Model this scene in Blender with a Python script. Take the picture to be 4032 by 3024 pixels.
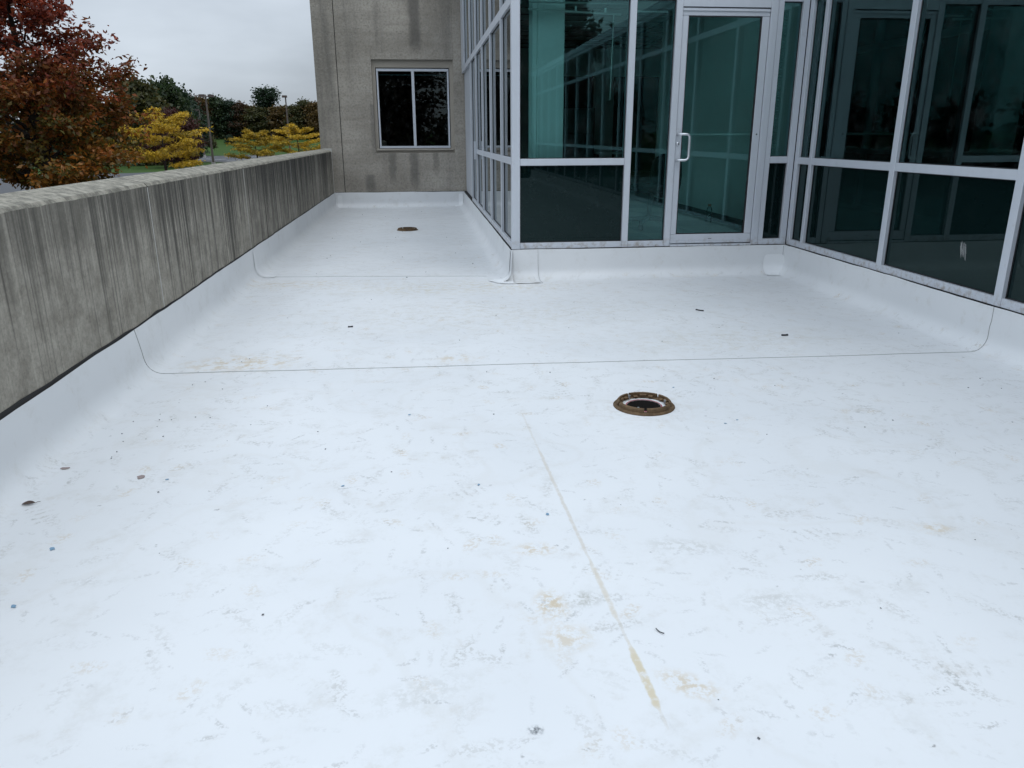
import bpy, bmesh, math, random
import numpy as np
from mathutils import Matrix, Vector, noise

for o in list(bpy.data.objects):
    bpy.data.objects.remove(o, do_unlink=True)
scn = bpy.context.scene
COL = scn.collection

# ------------------------------------------------------------------ camera
cam_d = bpy.data.cameras.new('camera'); cam = bpy.data.objects.new('camera', cam_d); COL.objects.link(cam)
cam_d.sensor_width = 36.0; cam_d.lens = 3033.4 / 4032 * 36.0
cam_d.clip_start = 0.05; cam_d.clip_end = 5000
R_ = Vector((0.99339986, -0.11465323, -0.00336902)); U_ = Vector((0.03842394, 0.30495793, 0.95159039)); B_ = Vector((-0.1080755, -0.94543921, 0.30735059))
M = Matrix.Identity(4)
for i, v in enumerate((R_, U_, B_)):
    for j in range(3): M[j][i] = v[j]
M.translation = (0, 0, 1.335); cam.matrix_world = M
scn.camera = cam

# ------------------------------------------------------------------ sky and sun (overcast)
SUN_EL, SUN_AZ = math.radians(52), math.radians(150)
W = bpy.data.worlds.new('World'); scn.world = W; W.use_nodes = True
nt = W.node_tree; nt.nodes.clear()
def wn(t, **k):
    n = nt.nodes.new(t)
    for a, b in k.items(): setattr(n, a, b)
    return n
def wl(a, b): nt.links.new(a, b)
def wm(op, a, b=None, c=None, clamp=False):
    n = wn('ShaderNodeMath', operation=op, use_clamp=clamp)
    for i, v in enumerate((a, b, c)):
        if v is None: continue
        if isinstance(v, (int, float)): n.inputs[i].default_value = v
        else: wl(v, n.inputs[i])
    return n.outputs[0]
out = wn('ShaderNodeOutputWorld')
tc = wn('ShaderNodeTexCoord'); sp = wn('ShaderNodeSeparateXYZ'); wl(tc.outputs['Generated'], sp.inputs[0])
zz = wm('MAXIMUM', sp.outputs[2], 0.0)
grad = wm('MULTIPLY_ADD', zz, 2.8, 1.0)                 # overcast sky: zenith three times the horizon
mp = wn('ShaderNodeMapping'); mp.inputs['Scale'].default_value = (1.0, 1.0, 3.2); wl(tc.outputs['Generated'], mp.inputs[0])
n1 = wn('ShaderNodeTexNoise'); n1.inputs['Scale'].default_value = 2.6; n1.inputs['Detail'].default_value = 5; n1.inputs['Roughness'].default_value = 0.5
wl(mp.outputs[0], n1.inputs['Vector'])
cl = wm('MULTIPLY_ADD', n1.outputs[0], 1.25, 0.40)
lum = wm('MULTIPLY', grad, cl)
tint = wn('ShaderNodeMix', data_type='RGBA'); tint.inputs[6].default_value = (0.79, 0.895, 1.03, 1); tint.inputs[7].default_value = (0.86, 0.945, 1.04, 1)
wl(n1.outputs[0], tint.inputs[0])
bgc = wn('ShaderNodeBackground'); wl(tint.outputs[2], bgc.inputs[0]); wl(wm('MULTIPLY', lum, 0.52), bgc.inputs[1])
sky = wn('ShaderNodeTexSky', sky_type='NISHITA', sun_disc=False, sun_elevation=SUN_EL, sun_rotation=SUN_AZ)
bgs = wn('ShaderNodeBackground'); wl(sky.outputs[0], bgs.inputs[0]); bgs.inputs[1].default_value = 0.08
mx = wn('ShaderNodeMixShader'); mx.inputs[0].default_value = 0.08
wl(bgc.outputs[0], mx.inputs[1]); wl(bgs.outputs[0], mx.inputs[2]); wl(mx.outputs[0], out.inputs[0])
sd = bpy.data.lights.new('sun', 'SUN'); sd.energy = 0.5; sd.angle = math.radians(40); sd.color = (1.0, 0.97, 0.92)
so = bpy.data.objects.new('sun', sd); COL.objects.link(so)
so.rotation_euler = (math.pi / 2 - SUN_EL, 0, math.pi - SUN_AZ)
scn.view_settings.view_transform = 'Standard'; scn.view_settings.look = 'None'
scn.view_settings.exposure = 0.0; scn.view_settings.gamma = 1.0
scn.render.engine = 'CYCLES'
cy = scn.cycles
cy.max_bounces = 8; cy.glossy_bounces = 4; cy.transparent_max_bounces = 16; cy.diffuse_bounces = 3
cy.use_adaptive_sampling = True; cy.adaptive_threshold = 0.02
cy.use_denoising = True; cy.caustics_reflective = False; cy.caustics_refractive = False

rnd = random.Random(7)
# ------------------------------------------------------------------ material helpers
class N:
    def __init__(s, name):
        s.m = bpy.data.materials.new(name); s.m.use_nodes = True
        s.t = s.m.node_tree; s.t.nodes.clear()
        s.out = s.n('ShaderNodeOutputMaterial')
    def n(s, t, **k):
        x = s.t.nodes.new(t)
        for a, b in k.items(): setattr(x, a, b)
        return x
    def put(s, sock, v):
        if isinstance(v, bpy.types.NodeSocket): s.t.links.new(v, sock)
        elif isinstance(v, (tuple, list)) and len(v) == 3 and sock.type == 'RGBA': sock.default_value = (*v, 1)
        else: sock.default_value = v
    def math(s, op, a, b=None, c=None, clamp=False):
        x = s.n('ShaderNodeMath', operation=op, use_clamp=clamp)
        for i, v in enumerate((a, b, c)):
            if v is not None: s.put(x.inputs[i], v)
        return x.outputs[0]
    def ramp(s, v, a, b, lo=0.0, hi=1.0):
        x = s.n('ShaderNodeMapRange', interpolation_type='SMOOTHSTEP')
        for i, q in enumerate((v, a, b, lo, hi)): s.put(x.inputs[i], q)
        return x.outputs[0]
    def mix(s, f, a, b, blend='MIX'):
        x = s.n('ShaderNodeMix', data_type='RGBA', blend_type=blend)
        s.put(x.inputs[0], f); s.put(x.inputs[6], a); s.put(x.inputs[7], b)
        return x.outputs[2]
    def co(s, which='Object'): return s.n('ShaderNodeTexCoord').outputs[which]
    def map(s, v, scale=(1, 1, 1), loc=(0, 0, 0), rot=(0, 0, 0)):
        x = s.n('ShaderNodeMapping'); s.put(x.inputs[0], v)
        x.inputs['Scale'].default_value = scale; x.inputs['Location'].default_value = loc; x.inputs['Rotation'].default_value = rot
        return x.outputs[0]
    def noise(s, v, scale=5, detail=4, rough=0.55, dist=0.0):
        x = s.n('ShaderNodeTexNoise'); s.put(x.inputs['Vector'], v)
        x.inputs['Scale'].default_value = scale; x.inputs['Detail'].default_value = detail
        x.inputs['Roughness'].default_value = rough; x.inputs['Distortion'].default_value = dist
        return x.outputs[0]
    def voro(s, v, scale=5):
        x = s.n('ShaderNodeTexVoronoi'); s.put(x.inputs['Vector'], v); x.inputs['Scale'].default_value = scale
        return x
    def sep(s, v):
        x = s.n('ShaderNodeSeparateXYZ'); s.put(x.inputs[0], v); return x.outputs
    def bump(s, h, strength=0.3, dist=0.01):
        x = s.n('ShaderNodeBump'); s.put(x.inputs['Height'], h)
        x.inputs['Strength'].default_value = strength; x.inputs['Distance'].default_value = dist
        return x.outputs[0]
    def pbr(s, color, rough=0.6, metal=0.0, spec=0.5, normal=None):
        b = s.n('ShaderNodeBsdfPrincipled')
        s.put(b.inputs['Base Color'], color); s.put(b.inputs['Roughness'], rough)
        s.put(b.inputs['Metallic'], metal); s.put(b.inputs['Specular IOR Level'], spec)
        if normal is not None: s.put(b.inputs['Normal'], normal)
        s.t.links.new(b.outputs[0], s.out.inputs[0])
        return s.m

def plain(name, c, rough=0.6, metal=0.0, var=0.12, scale=9.0, spec=0.5):
    k = N(name); f = k.noise(k.co(), scale, 5)
    a = tuple(max(0, x * (1 - var)) for x in c); b = tuple(min(1, x * (1 + var)) for x in c)
    return k.pbr(k.mix(f, a, b), rough, metal, spec, k.bump(f, 0.08, 0.002))

def m_membrane():
    k = N('white_membrane'); P = k.co(); xyz = k.sep(P)
    n_lo = k.noise(P, 0.9, 2); n_mid = k.noise(P, 5.0, 5, 0.72); n_a = k.noise(P, 30, 3, 0.75); n_b = k.noise(P, 66, 2, 0.75); n_c = k.noise(P, 14, 4, 0.74)
    flat = k.ramp(xyz[2], 0.06, 0.02)
    col = k.mix(k.ramp(n_lo, 0.3, 0.7), (0.690, 0.705, 0.715), (0.645, 0.662, 0.675))
    col = k.mix(k.math('MULTIPLY', k.ramp(n_mid, 0.50, 0.80), 0.45), col, (0.52, 0.52, 0.50))
    big = k.ramp(k.noise(k.map(P, loc=(3, 1, 0)), 1.1, 2, 0.6), 0.42, 0.66)        # trafficked areas
    brk = k.ramp(n_b, 0.44, 0.60); wob = k.math('MULTIPLY_ADD', n_a, 1.7, -0.85)
    # dirty marks: one blotch in each cell, turned at random, broken up by a fine noise
    def marks(scale, rx, ry, keep, colr, amt, seed, tread=0.0, traffic=0.75):
        nonlocal col
        Q = k.map(P, loc=(seed, seed * 0.7, 0), scale=(1, 1, 0))
        v = k.n('ShaderNodeTexVoronoi', voronoi_dimensions='2D'); k.put(v.inputs['Vector'], Q); v.inputs['Scale'].default_value = scale
        loc = k.n('ShaderNodeVectorMath', operation='SUBTRACT'); k.put(loc.inputs[0], Q); k.put(loc.inputs[1], v.outputs['Position'])
        rgb = k.n('ShaderNodeSeparateColor'); k.put(rgb.inputs[0], v.outputs['Color'])
        rot = k.n('ShaderNodeVectorRotate', rotation_type='Z_AXIS'); k.put(rot.inputs[0], loc.outputs[0]); k.put(rot.inputs['Angle'], k.math('MULTIPLY', rgb.outputs[0], 6.28))
        q = k.sep(rot.outputs[0]); ex = k.math('DIVIDE', q[0], rx); ey = k.math('DIVIDE', q[1], ry)
        d = k.math('SQRT', k.math('ADD', k.math('MULTIPLY', ex, ex), k.math('MULTIPLY', ey, ey)))
        mask = k.math('MULTIPLY', k.ramp(k.math('ADD', d, wob), 1.0, 0.3), brk)
        if tread: mask = k.math('MULTIPLY', mask, k.ramp(k.math('SINE', k.math('MULTIPLY', q[0], tread)), -0.3, 0.5))
        mask = k.math('MULTIPLY', mask, k.math('GREATER_THAN', rgb.outputs[1], 1 - keep))
        if traffic: mask = k.math('MULTIPLY', mask, k.math('MULTIPLY_ADD', big, traffic, 1 - traffic))
        mask = k.math('MULTIPLY', mask, k.math('MULTIPLY', k.math('MULTIPLY_ADD', rgb.outputs[2], 0.85, 0.15), k.math('MULTIPLY', flat, amt)))
        col = k.mix(mask, col, colr)
    mot = k.math('MULTIPLY', k.ramp(n_c, 0.50, 0.70), k.ramp(n_mid, 0.46, 0.62))
    col = k.mix(k.math('MULTIPLY', mot, k.math('MULTIPLY_ADD', big, 0.36, 0.20)), col, (0.50, 0.475, 0.43))
    ring = k.ramp(k.math('ABSOLUTE', k.math('SUBTRACT', k.math('MULTIPLY_ADD', n_c, 0.05, n_lo), 0.555)), 0.016, 0.0)     # tide marks of dried puddles
    col = k.mix(k.math('MULTIPLY', ring, k.math('MULTIPLY', flat, 0.10)), col, (0.50, 0.47, 0.41))
    marks(3.0, 0.13, 0.055, 0.75, (0.40, 0.395, 0.37), 0.62, 0.0, 170)
    marks(5.0, 0.12, 0.030, 0.8, (0.41, 0.405, 0.38), 0.68, 3.3, 0, 0.5)
    marks(4.6, 0.06, 0.035, 0.55, (0.52, 0.44, 0.33), 0.75, 8.1, 0, 0.5)
    marks(9.5, 0.055, 0.012, 0.7, (0.35, 0.35, 0.34), 0.70, 5.7, 0, 0.4)
    marks(12.0, 0.013, 0.008, 0.06, (0.24, 0.24, 0.24), 0.9, 12.3, 0, 0)
    # mud stains with a place of their own
    s14 = k.ramp(n_c, 0.44, 0.64); s30 = k.ramp(n_a, 0.42, 0.60)
    def stain(cx, cy, rx, ry, colr, amt, fine=False, ang=0.0):
        nonlocal col
        r2 = k.n('ShaderNodeVectorRotate', rotation_type='Z_AXIS'); k.put(r2.inputs[0], k.map(P, loc=(-cx, -cy, 0))); r2.inputs['Angle'].default_value = ang
        q = k.sep(r2.outputs[0]); ex = k.math('DIVIDE', q[0], rx); ey = k.math('DIVIDE', q[1], ry)
        d = k.math('SQRT', k.math('ADD', k.math('MULTIPLY', ex, ex), k.math('MULTIPLY', ey, ey)))
        m_ = k.math('MULTIPLY', k.ramp(d, 1.0, 0.2), s30 if fine else s14)
        col = k.mix(k.math('MULTIPLY', m_, k.math('MULTIPLY', flat, amt)), col, colr)
    tan = (0.55, 0.475, 0.36); gry = (0.43, 0.43, 0.40)
    stain(-1.13, 4.72, 0.50, 0.26, tan, 0.95); stain(0.18, 4.66, 0.18, 0.14, tan, 0.8)
    stain(0.34, 1.96, 0.07, 0.11, tan, 1.0, True); stain(0.36, 1.80, 0.10, 0.09, tan, 0.7, True); stain(0.44, 1.98, 0.08, 0.06, gry, 0.9, True)
    stain(0.63, 1.57, 0.12, 0.06, tan, 0.8, True, 0.7); stain(0.34, 2.29, 0.10, 0.06, tan, 0.8, True); stain(0.22, 1.46, 0.028, 0.022, (0.12, 0.13, 0.14), 1.0, True)
    stain(1.77, 2.26, 0.10, 0.06, tan, 0.7, True); stain(-1.2, 7.40, 1.0, 0.30, tan, 0.6); stain(0.3, 7.05, 1.7, 0.5, (0.54, 0.50, 0.40), 0.6)
    stain(1.0, 1.9, 0.16, 0.08, gry, 0.45, True); stain(0.85, 2.25, 0.2, 0.07, gry, 0.45, True, 0.3); stain(2.0, 4.9, 1.3, 0.5, (0.54, 0.52, 0.46), 0.45)
    stain(1.10, 3.62, 0.42, 0.34, (0.50, 0.47, 0.42), 0.5); stain(-0.22, 11.6, 0.5, 0.5, (0.50, 0.47, 0.42), 0.4); stain(-0.05, 1.62, 0.2, 0.08, gry, 0.35, True, -0.3); stain(0.5, 5.9, 2.2, 0.9, (0.55, 0.53, 0.47), 0.4)
    # the dried mud line that runs towards the camera
    w2 = k.math('MULTIPLY_ADD', n_c, 0.016, -0.008)
    xl = k.math('MULTIPLY_ADD', k.math('SUBTRACT', xyz[1], 1.467), -0.0305, 0.53)
    dx = k.math('ABSOLUTE', k.math('SUBTRACT', k.math('ADD', xyz[0], w2), xl))
    def seg(y0, y1, w, amt, colr):
        nonlocal col
        env = k.math('MULTIPLY', k.ramp(xyz[1], y0, y0 + 0.05), k.ramp(xyz[1], y1, y1 - 0.12))
        m_ = k.math('MULTIPLY', k.ramp(k.math('DIVIDE', dx, k.math('MULTIPLY_ADD', env, w, 0.0005)), 1.1, 0.55), env)
        m_ = k.math('MULTIPLY', m_, k.ramp(n_a, 0.22, 0.55))
        col = k.mix(k.math('MULTIPLY', m_, amt), col, colr)
    seg(1.40, 3.70, 0.005, 0.35, (0.52, 0.48, 0.41)); seg(1.47, 1.80, 0.012, 0.9, (0.56, 0.49, 0.35)); seg(1.84, 2.25, 0.010, 0.6, (0.58, 0.53, 0.44)); seg(2.22, 3.2, 0.008, 0.5, (0.55, 0.51, 0.45))
    h = n_lo
    return k.pbr(col, k.math('MULTIPLY_ADD', n_mid, 0.2, 0.36), 0, 0.4, k.bump(h, 0.45, 0.04))

def m_parapet():
    k = N('stained_concrete'); P = k.co(); x, y, z = k.sep(P)
    st = k.noise(k.map(P, (0, 15.0, 0.26)), 1.0, 5, 0.70, 0.25)
    fine = k.noise(k.map(P, (0, 60.0, 0.36)), 1.0, 3, 0.68, 0.2)
    grp = k.noise(k.map(P, (0, 1.1, 0.25)), 1.0, 3, 0.6)                 # streaks come in groups
    grit = k.noise(P, 55, 6, 0.8); blot = k.ramp(k.noise(P, 6.0, 7, 0.74), 0.28, 0.72)
    up = k.ramp(z, 0.25, 1.08); far = k.ramp(y, 2.6, 7.5, 0.40, 1.0)
    thr = k.math('ADD', k.math('MULTIPLY_ADD', k.ramp(y, 4.0, 9.0), -0.05, k.math('MULTIPLY_ADD', up, -0.07, 0.60)), k.math('MULTIPLY_ADD', grp, -0.34, 0.13))
    s1 = k.math('MULTIPLY', k.ramp(st, thr, k.math('ADD', thr, 0.13)), far)
    s2 = k.math('MULTIPLY', k.ramp(fine, k.math('ADD', thr, 0.02), k.math('ADD', thr, 0.10)), far)
    col = k.mix(blot, (0.215, 0.198, 0.165), (0.41, 0.382, 0.325))
    head = k.math('MULTIPLY', k.ramp(k.math('ADD', z, k.math('MULTIPLY', k.math('SUBTRACT', st, 0.5), 1.1)), 0.62, 1.04), k.math('MULTIPLY_ADD', grit, 0.6, 0.40))
    col = k.mix(k.math('MULTIPLY', head, 0.85), col, (0.10, 0.094, 0.080))
    col = k.mix(k.math('MULTIPLY', s1, 0.78), col, (0.066, 0.062, 0.055))
    col = k.mix(k.math('MULTIPLY', s2, 0.85), col, (0.036, 0.034, 0.031))
    lt = k.noise(k.map(P, (0, 21.0, 0.25), loc=(0, 5, 0)), 1.0, 3, 0.6, 0.2)
    col = k.mix(k.math('MULTIPLY', k.ramp(lt, 0.58, 0.70), 0.35), col, (0.47, 0.44, 0.375))
    col = k.mix(k.math('MULTIPLY', k.ramp(grit, 0.42, 0.75), 0.5), col, (0.12, 0.113, 0.098))
    nrm = k.sep(k.n('ShaderNodeNewGeometry').outputs['Normal'])
    top = k.ramp(nrm[2], 0.25, 0.6)
    tc_ = k.mix(k.ramp(k.noise(P, 13, 7, 0.78), 0.36, 0.64), (0.37, 0.345, 0.285), (0.15, 0.142, 0.118))
    tc_ = k.mix(k.math('MULTIPLY', k.ramp(grit, 0.5, 0.75), 0.5), tc_, (0.42, 0.40, 0.345))
    col = k.mix(top, col, tc_)
    h = k.math('ADD', grit, k.math('MULTIPLY', blot, 0.5))
    return k.pbr(col, 0.9, 0, 0.2, k.bump(h, 0.8, 0.008))

def m_tower():
    k = N('aggregate_concrete'); P = k.co(); x, y, z = k.sep(P)
    v = k.voro(P, 42); vc = k.n('ShaderNodeSeparateColor'); k.put(vc.inputs[0], v.outputs['Color'])
    grit = k.noise(P, 28, 6, 0.75); blot = k.noise(P, 0.9, 6, 0.6); band = k.noise(k.map(P, (0.6, 0.6, 7.0)), 1.0, 5, 0.6)
    col = k.mix(k.ramp(blot, 0.3, 0.7), (0.275, 0.252, 0.215), (0.435, 0.402, 0.35))
    col = k.mix(k.math('MULTIPLY', k.ramp(band, 0.42, 0.66), 0.28), col, (0.19, 0.173, 0.145))
    col = k.mix(k.math('MULTIPLY', k.ramp(grit, 0.42, 0.72), 0.55), col, (0.125, 0.115, 0.098))
    col = k.mix(k.math('MULTIPLY', k.ramp(vc.outputs[0], 0.72, 0.95), 0.22), col, (0.36, 0.35, 0.33))
    drip = k.noise(k.map(P, (2.6, 2.6, 0.14), loc=(1.7, 0, 0)), 1.0, 5, 0.6, 0.2)
    col = k.mix(k.math('MULTIPLY', k.ramp(drip, 0.52, 0.74), 0.45), col, (0.085, 0.082, 0.078))
    # run-off stains under the window sill and above its head
    def run(cx, w, z0, z1, a):
        nonlocal col
        d = k.math('ABSOLUTE', k.math('SUBTRACT', k.math('ADD', x, k.math('MULTIPLY_ADD', k.noise(P, 6, 3), 0.10, -0.05)), cx))
        m_ = k.math('MULTIPLY', k.ramp(d, w, w * 0.3), k.math('MULTIPLY', k.ramp(z, z0, z0 + 0.35), k.ramp(z, z1 + 0.03, z1 - 0.03)))
        col = k.mix(k.math('MULTIPLY', m_, a), col, (0.07, 0.068, 0.065))
    run(-0.52, 0.09, 0.35, 1.08, 0.45); run(-0.10, 0.13, 0.25, 1.10, 0.5); run(0.32, 0.08, 0.5, 1.08, 0.4); run(-0.78, 0.16, 0.9, 1.9, 0.45); run(0.0, 0.14, 2.7, 4.6, 0.6); run(-0.95, 0.13, 0.1, 0.62, 0.5)
    h = k.math('ADD', grit, k.math('MULTIPLY', v.outputs['Distance'], 0.8))
    return k.pbr(col, 0.92, 0, 0.2, k.bump(h, 0.55, 0.008))

def m_smooth_concrete():
    k = N('smooth_concrete'); P = k.co(); x, y, z = k.sep(P)
    b = k.noise(k.map(P, (1.5, 1.5, 5)), 1.0, 5, 0.6); g = k.noise(P, 60, 4, 0.7)
    col = k.mix(b, (0.33, 0.30, 0.255), (0.43, 0.395, 0.34)); col = k.mix(k.math('MULTIPLY', g, 0.3), col, (0.11, 0.105, 0.095))
    return k.pbr(col, 0.9, 0, 0.2, k.bump(g, 0.2, 0.003))

def m_alu():
    k = N('anodised_aluminium'); P = k.co(); x, y, z = k.sep(P)
    s = k.noise(k.map(P, (14, 14, 0.7)), 1.0, 4, 0.6); d = k.noise(P, 7, 6, 0.7); g = k.noise(P, 120, 3, 0.6)
    col = k.mix(s, (0.50, 0.535, 0.585), (0.585, 0.615, 0.665))
    col = k.mix(k.math('MULTIPLY', k.ramp(d, 0.58, 0.82), 0.5), col, (0.36, 0.36, 0.35))
    low = k.math('MULTIPLY', k.ramp(z, 0.40, 0.285), k.ramp(k.noise(P, 18, 5, 0.7), 0.45, 0.7))
    col = k.mix(k.math('MULTIPLY', low, 0.75), col, (0.24, 0.18, 0.12))
    return k.pbr(col, k.math('MULTIPLY_ADD', d, 0.2, 0.32), 0.25, 0.5, k.bump(g, 0.05, 0.001))

def m_glass(name, tint, ior=1.5, rough=0.0, dust=0.02, refl=(0.93, 1.0, 0.99)):
    k = N(name); P = k.co()
    tr = k.n('ShaderNodeBsdfTransparent'); k.put(tr.inputs[0], tint)
    gl = k.n('ShaderNodeBsdfGlossy'); gl.inputs['Roughness'].default_value = rough
    wav = k.bump(k.noise(P, 1.4, 2), 0.004, 0.02); k.put(gl.inputs['Normal'], wav)
    fr = k.n('ShaderNodeFresnel'); fr.inputs[0].default_value = ior
    k.put(gl.inputs[0], k.mix(k.ramp(fr.outputs[0], 0.15, 0.45), refl, (0.95, 0.98, 0.98)))
    mxs = k.n('ShaderNodeMixShader'); k.put(mxs.inputs[0], fr.outputs[0])
    k.put(mxs.inputs[1], tr.outputs[0]); k.put(mxs.inputs[2], gl.outputs[0])
    df = k.n('ShaderNodeBsdfDiffuse'); df.inputs[0].default_value = (0.5, 0.52, 0.52, 1)
    m2 = k.n('ShaderNodeMixShader'); k.put(m2.inputs[0], k.math('MULTIPLY', k.ramp(k.noise(P, 8, 6, 0.7), 0.45, 0.8), dust))
    k.put(m2.inputs[1], mxs.outputs[0]); k.put(m2.inputs[2], df.outputs[0])
    k.t.links.new(m2.outputs[0], k.out.inputs[0])
    return k.m

def m_spandrel():
    k = N('spandrel_glass'); P = k.co(); d = k.ramp(k.noise(P, 9, 5, 0.75), 0.5, 0.85)
    df = k.n('ShaderNodeBsdfDiffuse'); k.put(df.inputs[0], k.mix(k.math('MULTIPLY', d, 0.10), (0.0025, 0.008, 0.008), (0.10, 0.11, 0.11)))
    gl = k.n('ShaderNodeBsdfGlossy'); gl.inputs['Roughness'].default_value = 0.01
    fr = k.n('ShaderNodeFresnel'); fr.inputs[0].default_value = 1.42
    k.put(gl.inputs[0], k.mix(k.ramp(fr.outputs[0], 0.12, 0.45), (0.55, 0.74, 0.73), (0.95, 0.98, 0.98)))
    m_ = k.n('ShaderNodeMixShader'); k.put(m_.inputs[0], fr.outputs[0]); k.put(m_.inputs[1], df.outputs[0]); k.put(m_.inputs[2], gl.outputs[0])
    k.t.links.new(m_.outputs[0], k.out.inputs[0])
    return k.m

def m_leaf():
    k = N('leaves')
    a = k.n('ShaderNodeAttribute', attribute_name='leafcol'); c = a.outputs['Color']
    d = k.n('ShaderNodeBsdfDiffuse'); t = k.n('ShaderNodeBsdfTranslucent'); g = k.n('ShaderNodeBsdfGlossy')
    k.put(d.inputs[0], c); k.put(t.inputs[0], c); g.inputs['Roughness'].default_value = 0.5
    mm = k.n('ShaderNodeMixShader'); mm.inputs[0].default_value = 0.35; k.put(mm.inputs[1], d.outputs[0]); k.put(mm.inputs[2], t.outputs[0])
    m3 = k.n('ShaderNodeMixShader'); m3.inputs[0].default_value = 0.03; k.put(m3.inputs[1], mm.outputs[0]); k.put(m3.inputs[2], g.outputs[0])
    k.t.links.new(m3.outputs[0], k.out.inputs[0])
    return k.m

def m_bark():
    k = N('bark'); P = k.co(); n = k.noise(k.map(P, (6, 6, 1.2)), 1.5, 6, 0.7)
    return k.pbr(k.mix(n, (0.018, 0.014, 0.012), (0.06, 0.05, 0.042)), 0.95, 0, 0.1, k.bump(n, 0.6, 0.03))

def m_grass():
    k = N('grass'); P = k.co(); n = k.noise(P, 0.06, 6, 0.6); f = k.noise(P, 1.5, 6, 0.7)
    col = k.mix(n, (0.026, 0.058, 0.012), (0.046, 0.085, 0.018)); col = k.mix(k.math('MULTIPLY', f, 0.4), col, (0.040, 0.065, 0.020))
    return k.pbr(col, 0.95, 0, 0.1, k.bump(f, 0.5, 0.05))

def m_asphalt():
    k = N('asphalt'); P = k.co(); n = k.noise(P, 0.25, 6, 0.6); f = k.noise(P, 40, 4, 0.7)
    col = k.mix(n, (0.055, 0.057, 0.063), (0.095, 0.097, 0.104)); col = k.mix(k.math('MULTIPLY', f, 0.3), col, (0.04, 0.04, 0.042))
    return k.pbr(col, 0.85, 0, 0.3, k.bump(f, 0.3, 0.01))

def m_iron():
    k = N('rusty_iron'); P = k.co(); n = k.noise(P, 25, 7, 0.7); g = k.noise(P, 160, 4, 0.6)
    col = k.mix(k.ramp(n, 0.3, 0.7), (0.075, 0.046, 0.023), (0.155, 0.098, 0.050))
    col = k.mix(k.math('MULTIPLY', k.ramp(g, 0.5, 0.8), 0.5), col, (0.045, 0.028, 0.016))
    return k.pbr(col, 0.75, 0.2, 0.4, k.bump(g, 0.4, 0.002))

def m_carpet():
    k = N('carpet_tile'); P = k.co(); n = k.noise(P, 90, 4, 0.7)
    ch = k.n('ShaderNodeTexChecker'); k.put(ch.inputs[0], k.map(P, (1, 1, 0))); ch.inputs['Scale'].default_value = 1.64
    ch.inputs[1].default_value = (0.42, 0.42, 0.41, 1); ch.inputs[2].default_value = (0.34, 0.34, 0.335, 1)
    return k.pbr(k.mix(k.math('MULTIPLY', n, 0.4), ch.outputs[0], (0.2, 0.2, 0.2)), 0.95, 0, 0.1)

MEM = m_membrane(); PAR = m_parapet(); TOW = m_tower(); SMC = m_smooth_concrete(); ALU = m_alu()
GLS = m_glass('teal_glass', (0.725, 0.925, 0.915), 1.60, 0.0, 0.02, (0.55, 0.92, 0.92)); GLD = m_glass('dark_window_glass', (0.42, 0.55, 0.56)); SPN = m_spandrel()
LEAF = m_leaf(); BARK = m_bark(); GRS = m_grass(); ASP = m_asphalt(); IRON = m_iron(); CARP = m_carpet()
BLK = plain('black_gasket', (0.012, 0.012, 0.014), 0.6); GAP = plain('dark_sealant', (0.018, 0.017, 0.017), 0.9)
SEAL = plain('pale_sealant', (0.42, 0.41, 0.38), 0.8, 0, 0.25, 14); SEAM = plain('seam_dirt', (0.27, 0.27, 0.265), 0.9, 0, 0.3, 20)
PATCH = plain('new_membrane_patch', (0.735, 0.75, 0.76), 0.38, 0, 0.03, 5); WHT_SHADE = plain('shaded_white_plaster', (0.50, 0.50, 0.485), 0.85, 0, 0.04, 2); WHT = plain('white_plaster', (0.82, 0.82, 0.80), 0.85, 0, 0.04, 2)  # partition plaster is the white one darkened, its shade put into the colour
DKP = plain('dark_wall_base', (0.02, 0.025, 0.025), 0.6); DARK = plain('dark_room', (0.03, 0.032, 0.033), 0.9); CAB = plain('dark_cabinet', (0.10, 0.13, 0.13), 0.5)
CEIL = plain('ceiling_tile', (0.42, 0.43, 0.42), 0.95, 0, 0.1, 40); CHB = plain('black_fabric', (0.010, 0.010, 0.011), 0.9); CHG = plain('grey_plastic', (0.09, 0.095, 0.10), 0.5)
HND = plain('satin_steel', (0.62, 0.65, 0.68), 0.28, 0.7, 0.05); PIPE = plain('drain_pipe', (0.012, 0.010, 0.009), 0.9); RED = plain('red_sealant', (0.28, 0.05, 0.07), 0.7)
POLE = plain('brown_pole', (0.085, 0.068, 0.058), 0.7, 0, 0.3, 2); LHD = plain('bronze_lamp_head', (0.060, 0.040, 0.034), 0.6); LINE = plain('road_paint', (0.50, 0.50, 0.50), 0.8, 0, 0.2, 3)
KERB = plain('kerb_concrete', (0.28, 0.275, 0.26), 0.9, 0, 0.15, 3); BLUE = plain('blue_paint', (0.17, 0.29, 0.40), 0.6, 0, 0.2, 80); BRN = plain('dead_leaf', (0.10, 0.07, 0.06), 0.85, 0, 0.35, 60)
PNK = plain('faded_brown_flake', (0.26, 0.21, 0.20), 0.85, 0, 0.3, 70); CLR = m_glass('bottle_plastic', (0.80, 0.86, 0.86), 1.4, 0.05); CAP = plain('orange_cap', (0.30, 0.12, 0.06), 0.5); SMEAR = plain('dried_smear', (0.24, 0.25, 0.25), 0.8, 0, 0.4, 120)

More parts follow.
